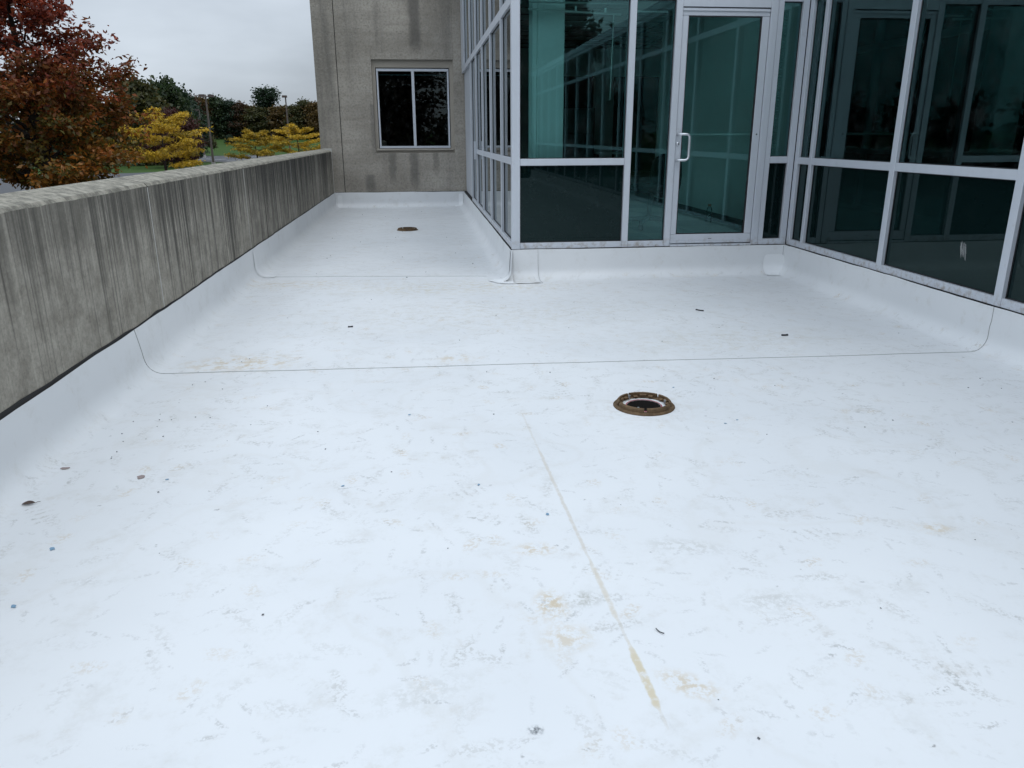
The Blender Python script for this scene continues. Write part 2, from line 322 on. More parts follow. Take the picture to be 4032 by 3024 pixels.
# ------------------------------------------------------------------ object helpers
def link(name, me, mat=None, parent=None, kind=None, label=None, cat=None, group=None):
    o = bpy.data.objects.new(name, me); COL.objects.link(o)
    if mat is not None and me is not None and not me.materials: me.materials.append(mat)
    if parent is not None:
        o.parent = parent
        if parent.type == 'EMPTY': o.matrix_parent_inverse = Matrix.Translation(-parent.location)
    if kind: o['kind'] = kind
    if label: o['label'] = label
    if cat: o['category'] = cat
    if group: o['group'] = group
    return o
def empty(name, loc, label=None, cat=None, group=None, kind=None):
    o = bpy.data.objects.new(name, None); COL.objects.link(o); o.location = loc; o.empty_display_size = 0.2
    if label: o['label'] = label
    if cat: o['category'] = cat
    if group: o['group'] = group
    if kind: o['kind'] = kind
    return o
def mesh(name, v, f, smooth=False):
    me = bpy.data.meshes.new(name); me.from_pydata(v, [], f); me.update()
    if smooth: me.polygons.foreach_set('use_smooth', [True] * len(me.polygons))
    return me
BOXF = [(0, 3, 2, 1), (4, 5, 6, 7), (0, 1, 5, 4), (1, 2, 6, 5), (2, 3, 7, 6), (3, 0, 4, 7)]
def boxv(x0, x1, y0, y1, z0, z1):
    return [(x0, y0, z0), (x1, y0, z0), (x1, y1, z0), (x0, y1, z0), (x0, y0, z1), (x1, y0, z1), (x1, y1, z1), (x0, y1, z1)]
def box(name, x0, x1, y0, y1, z0, z1, mat, parent=None, bev=0.002, **k):
    me = mesh(name, boxv(x0, x1, y0, y1, z0, z1), BOXF)
    if bev:
        bm = bmesh.new(); bm.from_mesh(me)
        bmesh.ops.bevel(bm, geom=bm.edges[:], offset=bev, segments=1, affect='EDGES', profile=0.5)
        bm.to_mesh(me); bm.free()
    return link(name, me, mat, parent, **k)
def tube_geo(V, F, pts, rad, n=8, cap=True):
    pts = [Vector(p) for p in pts]; b0 = len(V); prev = None
    for i, p in enumerate(pts):
        t = (pts[min(i + 1, len(pts) - 1)] - pts[max(i - 1, 0)]).normalized()
        a = Vector((0, 0, 1)) if abs(t.z) < 0.9 else Vector((1, 0, 0))
        if prev is not None: a = prev
        u = (a - t * a.dot(t)).normalized(); w = t.cross(u); prev = u
        r = rad[i] if isinstance(rad, (list, tuple)) else rad
        for j in range(n):
            q = p + (u * math.cos(2 * math.pi * j / n) + w * math.sin(2 * math.pi * j / n)) * r
            V.append(tuple(q))
    for i in range(len(pts) - 1):
        for j in range(n):
            a = b0 + i * n + j; b = b0 + i * n + (j + 1) % n
            F.append((a, b, b + n, a + n))
    if cap:
        F.append(tuple(b0 + j for j in range(n))[::-1]); F.append(tuple(b0 + (len(pts) - 1) * n + j for j in range(n)))
def tube(name, pts, rad, mat, parent=None, n=8, **k):
    V, F = [], []; tube_geo(V, F, pts, rad, n)
    return link(name, mesh(name, V, F, True), mat, parent, **k)
def lathe_geo(V, F, prof, c=(0, 0, 0), n=32, a0=0.0, a1=2 * math.pi):
    full = abs(a1 - a0 - 2 * math.pi) < 1e-6; b0 = len(V); m = n if full else n + 1
    for (r, z) in prof:
        for j in range(m):
            a = a0 + (a1 - a0) * j / n
            V.append((c[0] + r * math.cos(a), c[1] + r * math.sin(a), c[2] + z))
    for i in range(len(prof) - 1):
        for j in range(n):
            a = b0 + i * m + j; b = b0 + i * m + (j + 1) % m
            F.append((a, b, b + m, a + m))
def nz(x, y, s=1.0): return noise.noise(Vector((x * s, y * s, 3.7)))

# ------------------------------------------------------------------ main dimensions (metres)
XI, XO, PTOP = -1.667, -1.845, 1.067          # parapet inner face, outer face, top
XB, YD, XR, YB = 0.851, 7.40, 3.605, 15.65    # bay side wall, door wall, right glass wall, back wall
YE = -11.0                                    # end of the terrace behind the camera
FT = 0.285                                    # top of the membrane upturn
GZ = -3.665                                   # ground level

# ================================================================== GROUND
def gz(x, y):
    d = math.hypot(x, y); t = min(1, max(0, (d - 228) / 85)); t = t * t * (3 - 2 * t)
    return GZ + 4.45 * t + 0.25 * max(0, d - 313) / 100
gv, gf = [], []
rs = [0, 20, 45, 70, 100, 140, 180, 215, 228, 240, 252, 264, 276, 288, 300, 313, 330, 380, 500, 800, 1400, 3000]; NA = 72
for r in rs:
    for j in range(NA):
        a = 2 * math.pi * j / NA; x, y = r * math.cos(a), r * math.sin(a)
        gv.append((x, y, gz(x, y)))
for i in range(len(rs) - 1):
    for j in range(NA):
        a = i * NA + j; b = i * NA + (j + 1) % NA
        gf.append((a, b, b + NA, a + NA))
link('ground', mesh('ground', gv, gf, True), GRS, kind='structure')
def sheet(name, poly, z, mat, **k):
    return link(name, mesh(name, [(x, y, z) for x, y in poly], [tuple(range(len(poly)))]), mat, **k)
# access road between building and trees, then the car park
sheet('road', [(-8, -60), (-8, 60), (-8, 146), (-30, 133), (-41, 120), (-60, 112), (-120, 90), (-120, -60)], GZ + 0.012, ASP, kind='structure')
lot = [(-10, 146), (-10, 180), (-38.7, 217), (-59, 243), (-66, 240), (-95, 190), (-95, 150), (-44, 169), (-36, 163)]
park = sheet('car_park', lot, GZ + 0.016, ASP, kind='structure')
def kerb(pts, parent=None):
    V, F = [], []
    for (a, b) in zip(pts[:-1], pts[1:]):
        d = Vector((b[0] - a[0], b[1] - a[1])).normalized(); n = Vector((-d.y, d.x)) * 0.12; b0 = len(V)
        for z in (GZ - 0.1, GZ + 0.15):
            for q in ((a[0] - n.x, a[1] - n.y), (b[0] - n.x, b[1] - n.y), (b[0] + n.x, b[1] + n.y), (a[0] + n.x, a[1] + n.y)): V.append((q[0], q[1], z))
        F += [tuple(b0 + i for i in f) for f in BOXF]
    return link('kerb', mesh('kerb', V, F), KERB, parent)
kerb([(-10, 180), (-38.7, 217), (-59, 243), (-66, 240)], park); kerb([(-10, 148), (-36, 163.2), (-44, 169.2), (-95, 150.2)], park)
def stripe(a, b):
    d = Vector((b[0] - a[0], b[1] - a[1])).normalized(); n = Vector((-d.y, d.x)) * 0.14
    V = [(a[0] - n.x, a[1] - n.y, GZ + 0.022), (b[0] - n.x, b[1] - n.y, GZ + 0.022), (b[0] + n.x, b[1] + n.y, GZ + 0.022), (a[0] + n.x, a[1] + n.y, GZ + 0.022)]
    link('parking_line', mesh('parking_line', V, [(0, 1, 2, 3)]), LINE, park)
for a, b in (((-41.0, 177.5), (-39.2, 187.5)), ((-37.0, 175.5), (-35.2, 186)), ((-45.2, 184), (-44.0, 190)), ((-47, 203), (-45.4, 211)), ((-42.5, 203), (-40.9, 211)), ((-49.5, 186), (-48.2, 193)), ((-53, 205), (-51.5, 214))): stripe(a, b)

# ================================================================== BUILDING SHELL
box('building_base', XO + 0.02, 12, YE, YB + 12, GZ - 0.2, -0.36, SMC, None, 0, kind='structure')
box('roof_deck', XI + 0.002, 3.6, YE + 0.2, YB, -0.359, -0.27, DARK, None, 0, kind='structure')

# --- parapet of precast panels
par = empty('parapet_wall', (XI, YE, 0), 'streaked grey concrete parapet along the left edge of the white roof', 'parapet')
joints = [YE, -8.55, -5.83, -3.10, -0.37, 2.37, 5.094, 7.82, 10.63, 13.29, YB - 0.02]
def panel(y0, y1, seed):
    ys = np.linspace(y0, y1, max(4, int((y1 - y0) / 0.06))); prof = []
    V, F = [], []
    for y in ys:
        e = 0.002 * nz(y, seed, 9) + 0.003 * nz(y, seed, 31); e2 = 0.001 * nz(y + 50, seed, 9)
        pr = [(XI, 0.0), (XI, 0.55), (XI + 0.001 * nz(y, 1, 3), PTOP - 0.022 + e), (XI - 0.014, PTOP - 0.004 + e2), (XI - 0.03, PTOP), (XO + 0.02, PTOP + 0.032), (XO, PTOP + 0.02), (XO, GZ + 0.3), (XO + 0.1, GZ + 0.3), (XO + 0.1, 0.0)]
        V += [(x, y, z) for x, z in pr]
    m = 10
    for i in range(len(ys) - 1):
        for j in range(m):
            a = i * m + j; b = i * m + (j + 1) % m
            F.append((a, b, b + m, a + m))
    F.append(tuple(range(m))); F.append(tuple((len(ys) - 1) * m + j for j in range(m))[::-1])
    link('concrete_panel', mesh('concrete_panel', V, F), PAR, par)
for i, (a, b) in enumerate(zip(joints[:-1], joints[1:])): panel(a + 0.006, b - 0.006, i * 3.1)
for y in joints[1:]:
    w = 0.007 if y < 15 else 0.012
    box('sealant', XI - 0.03, XI + 0.001 if y < 15 else XI + 0.01, y - w, y + w, 0.2, PTOP - 0.03 if y < 15 else PTOP + 0.004, SEAL, par, 0)
box('sealant', XO + 0.02, XI + 0.01, YB - 0.03, YB - 0.006, PTOP + 0.001, PTOP + 0.038, SEAL, par, 0.004)

# --- concrete tower with the recessed window
tow = empty('concrete_building', (0, YB, GZ), 'grey aggregate concrete building wall closing the far end of the roof', 'building')
XL = -1.86; JX = -1.457; XE = 0.955
rx0, rx1, rz0, rz1 = -0.825, 0.690, 1.016, 2.683; ox0, ox1, oz0, oz1 = -0.76, 0.622, 1.094, 2.548
T = 0.32
def tb(x0, x1, z0, z1, y0=YB, y1=YB + T): box('wall_panel', x0, x1, y0, y1, z0, z1, TOW, tow, 0.004)
tb(XL, JX - 0.006, GZ, 9.0, YB, YB + 12); tb(JX + 0.006, rx0, GZ, 9.0); tb(rx1, XE, GZ, 9.0)
tb(rx0, rx1, GZ, rz0); tb(rx0, rx1, rz1, 9.0)
tb(XE + 0.004, 9.0, 4.62, 9.0)
box('joint_sealant', JX - 0.008, JX + 0.008, YB + 0.012, YB + 0.05, GZ, 9.0, GAP, tow, 0)
# smooth splayed surround of the window
def surround():
    V, F = [], []
    o = [(rx0, rz0), (rx1, rz0), (rx1, rz1), (rx0, rz1)]; i_ = [(ox0, oz0), (ox1, oz0), (ox1, oz1), (ox0, oz1)]
    for (q, y) in ((o, YB + 0.055), (i_, YB + 0.062), (i_, YB + T), (o, YB + T)):
        V += [(x, y, z) for x, z in q]
    for k_ in range(3):
        for j in range(4):
            a = k_ * 4 + j; b = k_ * 4 + (j + 1) % 4
            F.append((a, b, b + 4, a + 4))
    return mesh('window_surround', V, F)
link('window_surround', surround(), SMC, tow)
box('sill', rx0 + 0.02, rx1 - 0.02, YB + 0.012, YB + 0.1, oz0 - 0.032, oz0 - 0.002, SMC, tow, 0.004)
win = box('window', ox0 + 0.012, ox1 - 0.012, YB + 0.075, YB + 0.135, oz0 + 0.008, oz0 + 0.048, ALU, tow, 0.002, label='two-light aluminium window with dark glass')
box('frame', ox0 + 0.012, ox1 - 0.012, YB + 0.075, YB + 0.135, oz1 - 0.062, oz1 - 0.016, ALU, win)
for x0, x1 in ((ox0 + 0.014, ox0 + 0.046), (-0.094, -0.042), (ox1 - 0.046, ox1 - 0.014)):
    box('frame', x0, x1, YB + 0.072, YB + 0.135, oz0 + 0.049, oz1 - 0.063, ALU, win)
for x0, x1 in ((ox0 + 0.047, -0.095), (-0.041, ox1 - 0.047)):
    box('pane', x0, x1, YB + 0.100, YB + 0.108, oz0 + 0.049, oz1 - 0.063, GLD, win, 0)
# dark room behind the window
box('blind_rail', ox0 + 0.05, ox1 - 0.05, YB + 0.17, YB + 0.19, 2.42, 2.436, HND, win, 0.001)
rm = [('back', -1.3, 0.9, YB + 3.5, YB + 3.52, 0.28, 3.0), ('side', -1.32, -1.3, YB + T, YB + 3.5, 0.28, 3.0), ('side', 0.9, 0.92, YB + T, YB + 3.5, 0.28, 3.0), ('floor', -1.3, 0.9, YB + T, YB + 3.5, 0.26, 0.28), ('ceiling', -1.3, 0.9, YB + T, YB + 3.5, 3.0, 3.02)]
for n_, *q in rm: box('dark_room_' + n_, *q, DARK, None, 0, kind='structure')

# ================================================================== ROOF MEMBRANE
mem = empty('roof_membrane', (0, 0, 0), kind='structure')
RAD, OFF = 0.105, 0.010
def profile(top, n=7):
    # (distance from the wall, height) from the top edge of the upturn to the flat roof
    P_ = [(OFF, top), (OFF + 0.004, top * 0.72), (OFF + 0.007, RAD + 0.03)]
    for i in range(n + 1):
        a = i / n * math.pi / 2
        P_.append((OFF + 0.008 + RAD * (1 - math.cos(a)), RAD * (1 - math.sin(a))))
    return P_
drains = [(1.104, 3.655), (-0.218, 11.68)]
def fz(x, y):
    z = 0.006 * nz(x, y, 0.8) + 0.0022 * nz(x + 9, y, 3.1)
    for cx, cy in drains:
        d = math.hypot(x - cx, y - cy); z *= min(1, max(0, (d - 0.45) / 0.6))
        z -= 0.010 * max(0, 1 - d / 1.2) ** 2 * (1 if d > 0.42 else 0) * 0
    return z
def topz(s, seed): return FT + 0.006 * nz(s, seed, 1.7) + 0.004 * nz(s, seed + 4, 5.0)
def run_y(x_left, x_right, y0, y1, step=0.09, hole=None, name='membrane_sheet'):
    ys = list(np.arange(y0, y1 - 0.02, step)) + [y1]; xl, xr = x_left + OFF + 0.008 + RAD, x_right - OFF - 0.008 - RAD
    xs = list(np.arange(xl, xr - 0.02, step)) + [xr]
    if hole:
        cx, cy = hole; h = 0.20
        ys = sorted([y for y in ys if abs(y - cy) > h + 0.015] + [cy - h, cy + h]); xs = sorted([x for x in xs if abs(x - cx) > h + 0.015] + [cx - h, cx + h])
    V, F = [], []; m = None
    for y in ys:
        L = profile(topz(y, 1)); Rr = profile(topz(y, 7)); bl = 0.008 * nz(y, 3, 1.3) + 0.004 * nz(y, 30, 4.5); br = 0.008 * nz(y, 5, 1.3) + 0.004 * nz(y, 31, 4.5)
        f0 = fz(xl, y); f1 = fz(xr, y)
        def bulge(z): return math.sin(min(1, z / FT) * math.pi)
        row = [(x_left + d + bl * bulge(z), y, z + (f0 if z < 0.02 else f0 * (1 - z / FT))) for d, z in L] + [(x, y, fz(x, y)) for x in xs[1:-1]] + [(x_right - d - br * bulge(z), y, z + (f1 if z < 0.02 else f1 * (1 - z / FT))) for d, z in reversed(Rr)]
        V += row; m = len(row)
    pl = len(profile(FT))
    for i in range(len(ys) - 1):
        for j in range(m - 1):
            if hole:
                jx = j - (pl - 1)
                if 0 <= jx < len(xs) - 1 and xs[jx] > cx - h - 0.001 and xs[jx + 1] < cx + h + 0.001 and ys[i] > cy - h - 0.001 and ys[i + 1] < cy + h + 0.001: continue
            a = i * m + j; F.append((a, a + 1, a + 1 + m, a + m))
    link(name, mesh(name, V, F, True), MEM, mem)
    if hole:
        V, F = [], []; n = 40
        for j in range(n):
            a = 2 * math.pi * j / n - math.pi * 0.75; c_, s_ = math.cos(a), math.sin(a); q = h / max(abs(c_), abs(s_))
            V += [(cx + c_ * q, cy + s_ * q, 0), (cx + c_ * 0.16, cy + s_ * 0.16, 0.001), (cx + c_ * 0.125, cy + s_ * 0.125, 0.003), (cx + c_ * 0.087, cy + s_ * 0.087, 0.001)]
        for j in range(n):
            for q in range(3):
                a = j * 4 + q; b = ((j + 1) % n) * 4 + q; F.append((a, b, b + 1, a + 1))
        link('drain_collar', mesh('drain_collar', V, F, True), MEM, mem)
YS = YD - OFF - 0.008 - RAD
run_y(XI, XR, YE + 0.1, 4.42, hole=drains[0]); run_y(XI, XR, 4.42, YS); run_y(XI, XB, YS, YB - OFF - 0.008 - RAD, hole=drains[1])
# the right-hand upturn runs on to the inner corner beside the door wall
def strip(name, path, seed, flip=False, mat=MEM, t0=None):
    # path: list of (wall point x, y, normal x, normal y)
    V, F = [], []; m = None
    for i, (x, y, nx, ny) in enumerate(path):
        pr = profile(topz(x + y, seed)); m = len(pr); b = 0.008 * nz(x + y, seed, 1.3) + 0.004 * nz(x + y, seed + 20, 4.5)
        for d, z in pr:
            dd = d + b * math.sin(min(1, z / FT) * math.pi); px, py = x + nx * dd, y + ny * dd
            V.append((px, py, z + fz(px, py) * (1 - z / FT)))
    for i in range(len(path) - 1):
        for j in range(m - 1):
            a = i * m + j; F.append((a, a + m, a + m + 1, a + 1))
    link(name, mesh(name, V, F, True), mat, mem)
strip('curb_flashing', [(XR, y, -1, 0) for y in np.linspace(YS, YD - 0.005, 5)], 7)
strip('curb_flashing', [(x, YD, 0, -1) for x in np.arange(XB, XR - 0.004, 0.08)] + [(XR - 0.004, YD, 0, -1)], 11)
strip('curb_flashing', [(XB, YD, math.cos(a), math.sin(a)) for a in np.linspace(math.pi, 1.5 * math.pi, 9)], 11)
strip('curb_flashing', [(x, YB, 0, -1) for x in np.arange(XI + 0.004, XB, 0.1)] + [(XB + 0.1, YB, 0, -1)], 15)
strip('curb_flashing', [(XB, y, -1, 0) for y in (YD, YS)], 7)
strip('curb_flashing', [(XB, y, -1, 0) for y in np.linspace(YB - OFF - 0.008 - RAD, YB - 0.02, 4)], 7)
strip('curb_flashing', [(XI, y, 1, 0) for y in np.linspace(YB - OFF - 0.008 - RAD, YB - 0.02, 4)], 1)

# mapping of points on an upturn: s along the wall, t in metres down the profile from its top
def on_prof(t, top=FT, lift=0.002):
    pr = profile(top, 14); pr.append((pr[-1][0] + 1.5, 0)); acc = 0
    for (a, b) in zip(pr[:-1], pr[1:]):
        L = math.hypot(b[0] - a[0], b[1] - a[1])
        if acc + L >= t or b is pr[-1]:
            f = (t - acc) / L; d = a[0] + (b[0] - a[0]) * f; z = a[1] + (b[1] - a[1]) * f
            nx, nz_ = -(b[1] - a[1]) / L, (b[0] - a[0]) / L
            return d + nx * lift, z + nz_ * lift
        acc += L
def bul(u, s_, z): return (0.008 * nz(u, s_[0], 1.3) + 0.004 * nz(u, s_[1], 4.5)) * math.sin(min(1, max(0, z) / FT) * math.pi)
def left_pt(y, t, lift=0.002):
    d, z = on_prof(t, topz(y, 1), lift); d += bul(y, (3, 30), z); return (XI + d, y, z + fz(XI + d, y) * max(0, 1 - z / FT))
def right_pt(y, t, lift=0.002):
    d, z = on_prof(t, topz(y, 7), lift); d += bul(y, (5, 31), z); return (XR - d, y, z + fz(XR - d, y) * max(0, 1 - z / FT))
def bay_pt(y, t, lift=0.002):
    d, z = on_prof(t, topz(y, 7), lift); d += bul(y, (5, 31), z); return (XB - d, y, z + fz(XB - d, y) * max(0, 1 - z / FT))
def door_pt(x, t, lift=0.002):
    d, z = on_prof(t, topz(x + YD, 11), lift); d += bul(x + YD, (11, 31), z); return (x, YD - d, z + fz(x, YD - d) * max(0, 1 - z / FT))
def back_pt(x, t, lift=0.002):
    d, z = on_prof(t, topz(x + YB, 15), lift); d += bul(x + YB, (15, 35), z); return (x, YB - d, z + fz(x, YB - d) * max(0, 1 - z / FT))
def bead(pts, r=0.0019, name='seam'): return tube(name, pts, r, SEAM, mem, 5)
ts = [0.0, 0.04, 0.09, 0.13, 0.17, 0.20, 0.23, 0.26, 0.29, 0.32, 0.35]
# lap seam between near and middle sheet
s1 = [left_pt(4.50 + 0.05 * min(1, t / 0.2), t, 0.001) for t in ts]
fl = [(x, 4.545 - (x + 1.5) * 0.027 + 0.004 * nz(x, 2, 2), 0.001 + fz(x, 4.545 - (x + 1.5) * 0.027)) for x in np.linspace(-1.5, 3.42, 60)]
s2 = [right_pt(4.412 + 0.03 * (1 - t / 0.35) * (1 if t > 0.1 else 0.6), t, 0.001) for t in reversed(ts)]
bead(s1 + fl + s2)
# lap seam between middle and far sheet
s3 = [left_pt(7.84, t, 0.001) for t in ts]
fl2 = [(x, 7.83 - (x + 1.5) * 0.10, 0.001 + fz(x, 7.83 - (x + 1.5) * 0.10)) for x in np.linspace(-1.5, 0.62, 30)]
bead(s3[6:] + fl2, 0.0013)
bead([door_pt(3.582, t, 0.001) for t in (0.01, 0.05, 0.1, 0.14)], 0.0022)
# welded patches
def patch(name, fn, s0, s1, t0, t1, cut=0.3, rough=0.004, mat=PATCH, ns=10, ntt=12, lift=0.003):
    V, F = [], []
    for i in range(ns + 1):
        for j in range(ntt + 1):
            u, v = i / ns * 2 - 1, j / ntt * 2 - 1
            if cut:    # squircle outline
                p_ = 5.0; m_ = max(abs(u), abs(v)); l_ = (abs(u) ** p_ + abs(v) ** p_) ** (1 / p_) if m_ else 1
                g = (m_ / l_) if l_ else 1; g = 1 - cut + cut * g; u *= g; v *= g
            s = s0 + (s1 - s0) * (u + 1) / 2; t = t0 + (t1 - t0) * (v + 1) / 2
            V.append(fn(s, t, lift + rough * 0.5 * (1 + nz(s * 7, t * 7, 2.0))))
    for i in range(ns):
        for j in range(ntt):
            a = i * (ntt + 1) + j; F.append((a, a + 1, a + ntt + 2, a + ntt + 1))
    e = link(name, mesh(name, V, F, True), mat, mem)
    return e
patch('welded_patch', door_pt, 3.38, 3.60, 0.09, 0.40, 0.9)
patch('welded_patch', door_pt, 0.86, 1.10, 0.004, 0.46, 0.0, 0.006, MEM)
patch('welded_patch', bay_pt, 7.40, 7.50, 0.01, 0.44, 0.0, 0.004, MEM)
def corner_patch(a0, a1, t0, t1):
    V, F = [], []; na, ntt = 8, 8
    for i in range(na + 1):
        a = a0 + (a1 - a0) * i / na
        for j in range(ntt + 1):
            t = t0 + (t1 - t0) * j / ntt * (1 + 0.12 * nz(i, 2, 0.9)); d, z = on_prof(t, FT, 0.003 + 0.003 * nz(i, j, 0.8))
            V.append((XB + math.cos(a) * d, YD + math.sin(a) * d, z))
    for i in range(na):
        for j in range(ntt):
            q = i * (ntt + 1) + j; F.append((q, q + 1, q + ntt + 2, q + ntt + 1))
    link('welded_patch', mesh('welded_patch', V, F, True), PATCH, mem)
corner_patch(math.radians(178), math.radians(268), 0.20, 0.46)
bead([door_pt(1.10 + 0.018 * (t / 0.46) ** 2, t, 0.005) for t in np.linspace(0.004, 0.46, 12)], 0.0010)
bead([door_pt(x, 0.46, 0.004) for x in np.linspace(0.84, 1.118, 6)], 0.0007)
patch('welded_patch', back_pt, -1.61, -1.52, 0.05, 0.34, 0.6); patch('welded_patch', back_pt, -1.60, -1.42, 0.28, 0.36, 0.6)
patch('welded_patch', back_pt, 0.74, 0.83, 0.04, 0.34, 0.6); patch('welded_patch', back_pt, 0.66, 0.82, 0.27, 0.35, 0.6)
patch('welded_patch', left_pt, 7.80, 7.87, 0.02, 0.34, 0.4); patch('welded_patch', left_pt, 7.78, 7.92, 0.22, 0.42, 0.7)
# dark open joint between the upturn and the concrete
def gap_strip():
    V, F = [], []; ys = np.arange(YE + 0.2, YB - 0.05, 0.07)
    for y in ys:
        g = 0.004 + 0.010 * max(0, nz(y, 8, 2.2)) + 0.010 * max(0, nz(y, 20, 6)) ** 1.2
        if y < 4.5: g += 0.011 * min(1, (4.5 - y) / 0.08) * (0.8 + 0.3 * nz(y, 4, 3)) * (1 + 0.5 * max(0, 3.6 - y))
        zt = topz(y, 1)
        V += [(XI + 0.0005, y, zt - 0.03), (XI + 0.004, y, zt - 0.03), (XI + 0.004, y, zt + g), (XI + 0.0005, y, zt + g)]
    for i in range(len(ys) - 1):
        for j in range(4):
            a = i * 4 + j; b = i * 4 + (j + 1) % 4; F.append((a, b, b + 4, a + 4))
    link('open_joint', mesh('open_joint', V, F), GAP, mem)
gap_strip()
box('open_joint', XI + 0.03, XB + 0.03, YB - 0.006, YB - 0.001, 0.2, 0.291, GAP, mem, 0)

# ================================================================== GLAZED BAY (side wall + door wall)
bay = empty('glazed_bay', (XB, YD, FT), 'pale aluminium and teal glass bay with the entrance door, beside the concrete wall', 'glazed bay')
ZB0, ZB1, ZM0, ZM1, ZT0, ZT1, ZU0, ZU1 = 0.290, 0.346, 1.063, 1.124, 2.487, 2.552, 4.40, 4.46
D = 0.11
def vx(x0, x1, z0=ZB0, z1=ZU1, parent=bay, name='mullion', dy=0.0): return box(name, x0, x1, YD + dy, YD + D, z0, z1, ALU, parent, 0.0025)
def hx(x0, x1, z0, z1, parent=bay, name='rail'): return box(name, x0 + 0.001, x1 - 0.001, YD + 0.003, YD + D - 0.01, z0, z1, ALU, parent, 0.0025)
def glass_x(x0, x1, z0, z1, mat, parent=bay, name='pane', y=YD + 0.040):
    p_ = box(name, x0, x1, y, y + 0.008, z0, z1, mat, parent, 0)
    V = []
    g = 0.007
    for yy in (y - 0.006, y - 0.001):
        V += [(x0, yy, z0), (x1, yy, z0), (x1, yy, z1), (x0, yy, z1), (x0 + g, yy, z0 + g), (x1 - g, yy, z0 + g), (x1 - g, yy, z1 - g), (x0 + g, yy, z1 - g)]
    F = []
    for j in range(4):
        k_ = (j + 1) % 4; F += [(j, k_, 4 + k_, 4 + j), (8 + j, 12 + j, 12 + k_, 8 + k_), (4 + j, 4 + k_, 12 + k_, 12 + j)]
    link('gasket', mesh('gasket', V, F), BLK, p_)
    return p_
box('corner_post', XB, XB + 0.078, YD, YD + 0.085, ZB0 - 0.004, ZU1, ALU, bay, 0.003)
vx(1.925, 1.985); vx(2.350, 2.410); vx(3.238, 3.306); vx(3.309, 3.360, dy=0.004); vx(3.542, 3.600)
hx(0.929, 1.925, ZB0, ZB1); hx(1.985, 2.350, ZB0, ZB1); hx(3.360, 3.542, ZB0, ZB1)
hx(0.929, 1.925, ZM0, ZM1); hx(3.360, 3.542, ZM0 + 0.006, ZM1 + 0.006)
for a, b in ((0.929, 1.925), (1.985, 2.350), (3.360, 3.542)): hx(a, b, ZT0, ZT1); hx(a, b, ZU0, ZU1)
hx(2.410, 3.238, 2.432, ZT1, name='door_header'); hx(2.410, 3.238, ZU0, ZU1)
glass_x(0.929, 1.925, ZB1, ZM0, SPN, name='spandrel_panel'); glass_x(0.929, 1.925, ZM1, ZT0, GLS)
glass_x(1.985, 2.350, ZB1, ZT0, GLS)
glass_x(3.360, 3.542, ZB1, ZM0 + 0.006, SPN, name='spandrel_panel'); glass_x(3.360, 3.542, ZM1 + 0.006, ZT0, GLS)
for a, b in ((0.929, 1.925), (1.985, 2.350), (2.410, 3.238), (3.360, 3.542)): glass_x(a, b, ZT1, ZU0, GLS)
# the door: leaf frame with glass, pull handle, lock, push bar, threshold
dy0, dy1 = YD + 0.012, YD + 0.056
door = box('door', 2.413, 3.2345, dy0 + 0.001, dy1, 0.312, 0.402, ALU, bay, 0.003, label='aluminium framed glass door with pull handle')
box('stile', 2.413, 2.470, dy0, dy1, 0.404, 2.358, ALU, door, 0.003); box('stile', 3.166, 3.2345, dy0, dy1, 0.404, 2.358, ALU, door, 0.003)
box('top_rail', 2.413, 3.2345, dy0 + 0.001, dy1, 2.360, 2.424, ALU, door, 0.003); box('drip_strip', 2.413, 3.234, dy0 - 0.010, dy0, 2.398, 2.414, ALU, door, 0.002); box('sweep', 2.415, 3.232, dy0 - 0.008, dy0, 0.318, 0.332, ALU, door, 0.002)
box('glass', 2.470, 3.166, dy0 + 0.02, dy0 + 0.027, 0.404, 2.358, GLS, door, 0)
V, F = [], []
for (x0, x1, z0, z1) in ((2.470, 2.478, 0.404, 2.358), (3.152, 3.166, 0.404, 2.358), (2.478, 3.152, 0.404, 0.412), (2.478, 3.152, 2.350, 2.358)):
    b0 = len(V); V += boxv(x0, x1, dy0 + 0.006, dy0 + 0.019, z0, z1); F += [tuple(b0 + i for i in f) for f in BOXF]
link('gasket', mesh('gasket', V, F), BLK, door)
hy = dy0 - 0.055
hp = [(2.432, dy0, 1.338), (2.432, dy0 - 0.03, 1.338), (2.440, hy + 0.004, 1.338), (2.458, hy, 1.338), (2.500, hy, 1.338), (2.520, hy, 1.330), (2.530, hy, 1.310), (2.530, hy, 1.25), (2.530, hy, 1.17), (2.530, hy, 1.132), (2.520, hy, 1.112), (2.500, hy, 1.104), (2.458, hy, 1.104), (2.440, hy + 0.004, 1.104), (2.432, dy0 - 0.03, 1.104), (2.432, dy0, 1.104)]
tube('handle', hp, 0.012, HND, door, 12)
V, F = [], []; lathe_geo(V, F, [(0.0, 0.012), (0.012, 0.012), (0.016, 0.008), (0.017, 0.0)], n=20)
V = [(2.434 + x, dy0 - z, 1.252 + y) for x, y, z in V]; link('lock_cylinder', mesh('lock_cylinder', V, F, True), HND, door)
box('keyhole', 2.431, 2.437, dy0 - 0.0135, dy0 - 0.011, 1.246, 1.258, BLK, door, 0)
V, F = [], []; lathe_geo(V, F, [(0.0, 0.001), (0.007, 0.001), (0.0072, -0.002)], n=14)
V = [(3.205 + x, dy0 - 0.001 - z, 1.335 + y) for x, y, z in V]; link('screw_hole', mesh('screw_hole', V, F), BLK, door)
tube('push_bar', [(2.44, dy1, 1.335), (2.46, dy1 + 0.05, 1.335), (3.17, dy1 + 0.05, 1.335), (3.19, dy1, 1.335)], 0.013, WHT, door, 10)
box('kick_plate_mark', 2.80, 2.835, dy0 - 0.0012, dy0 - 0.0002, 0.356, 0.360, BLK, door, 0)
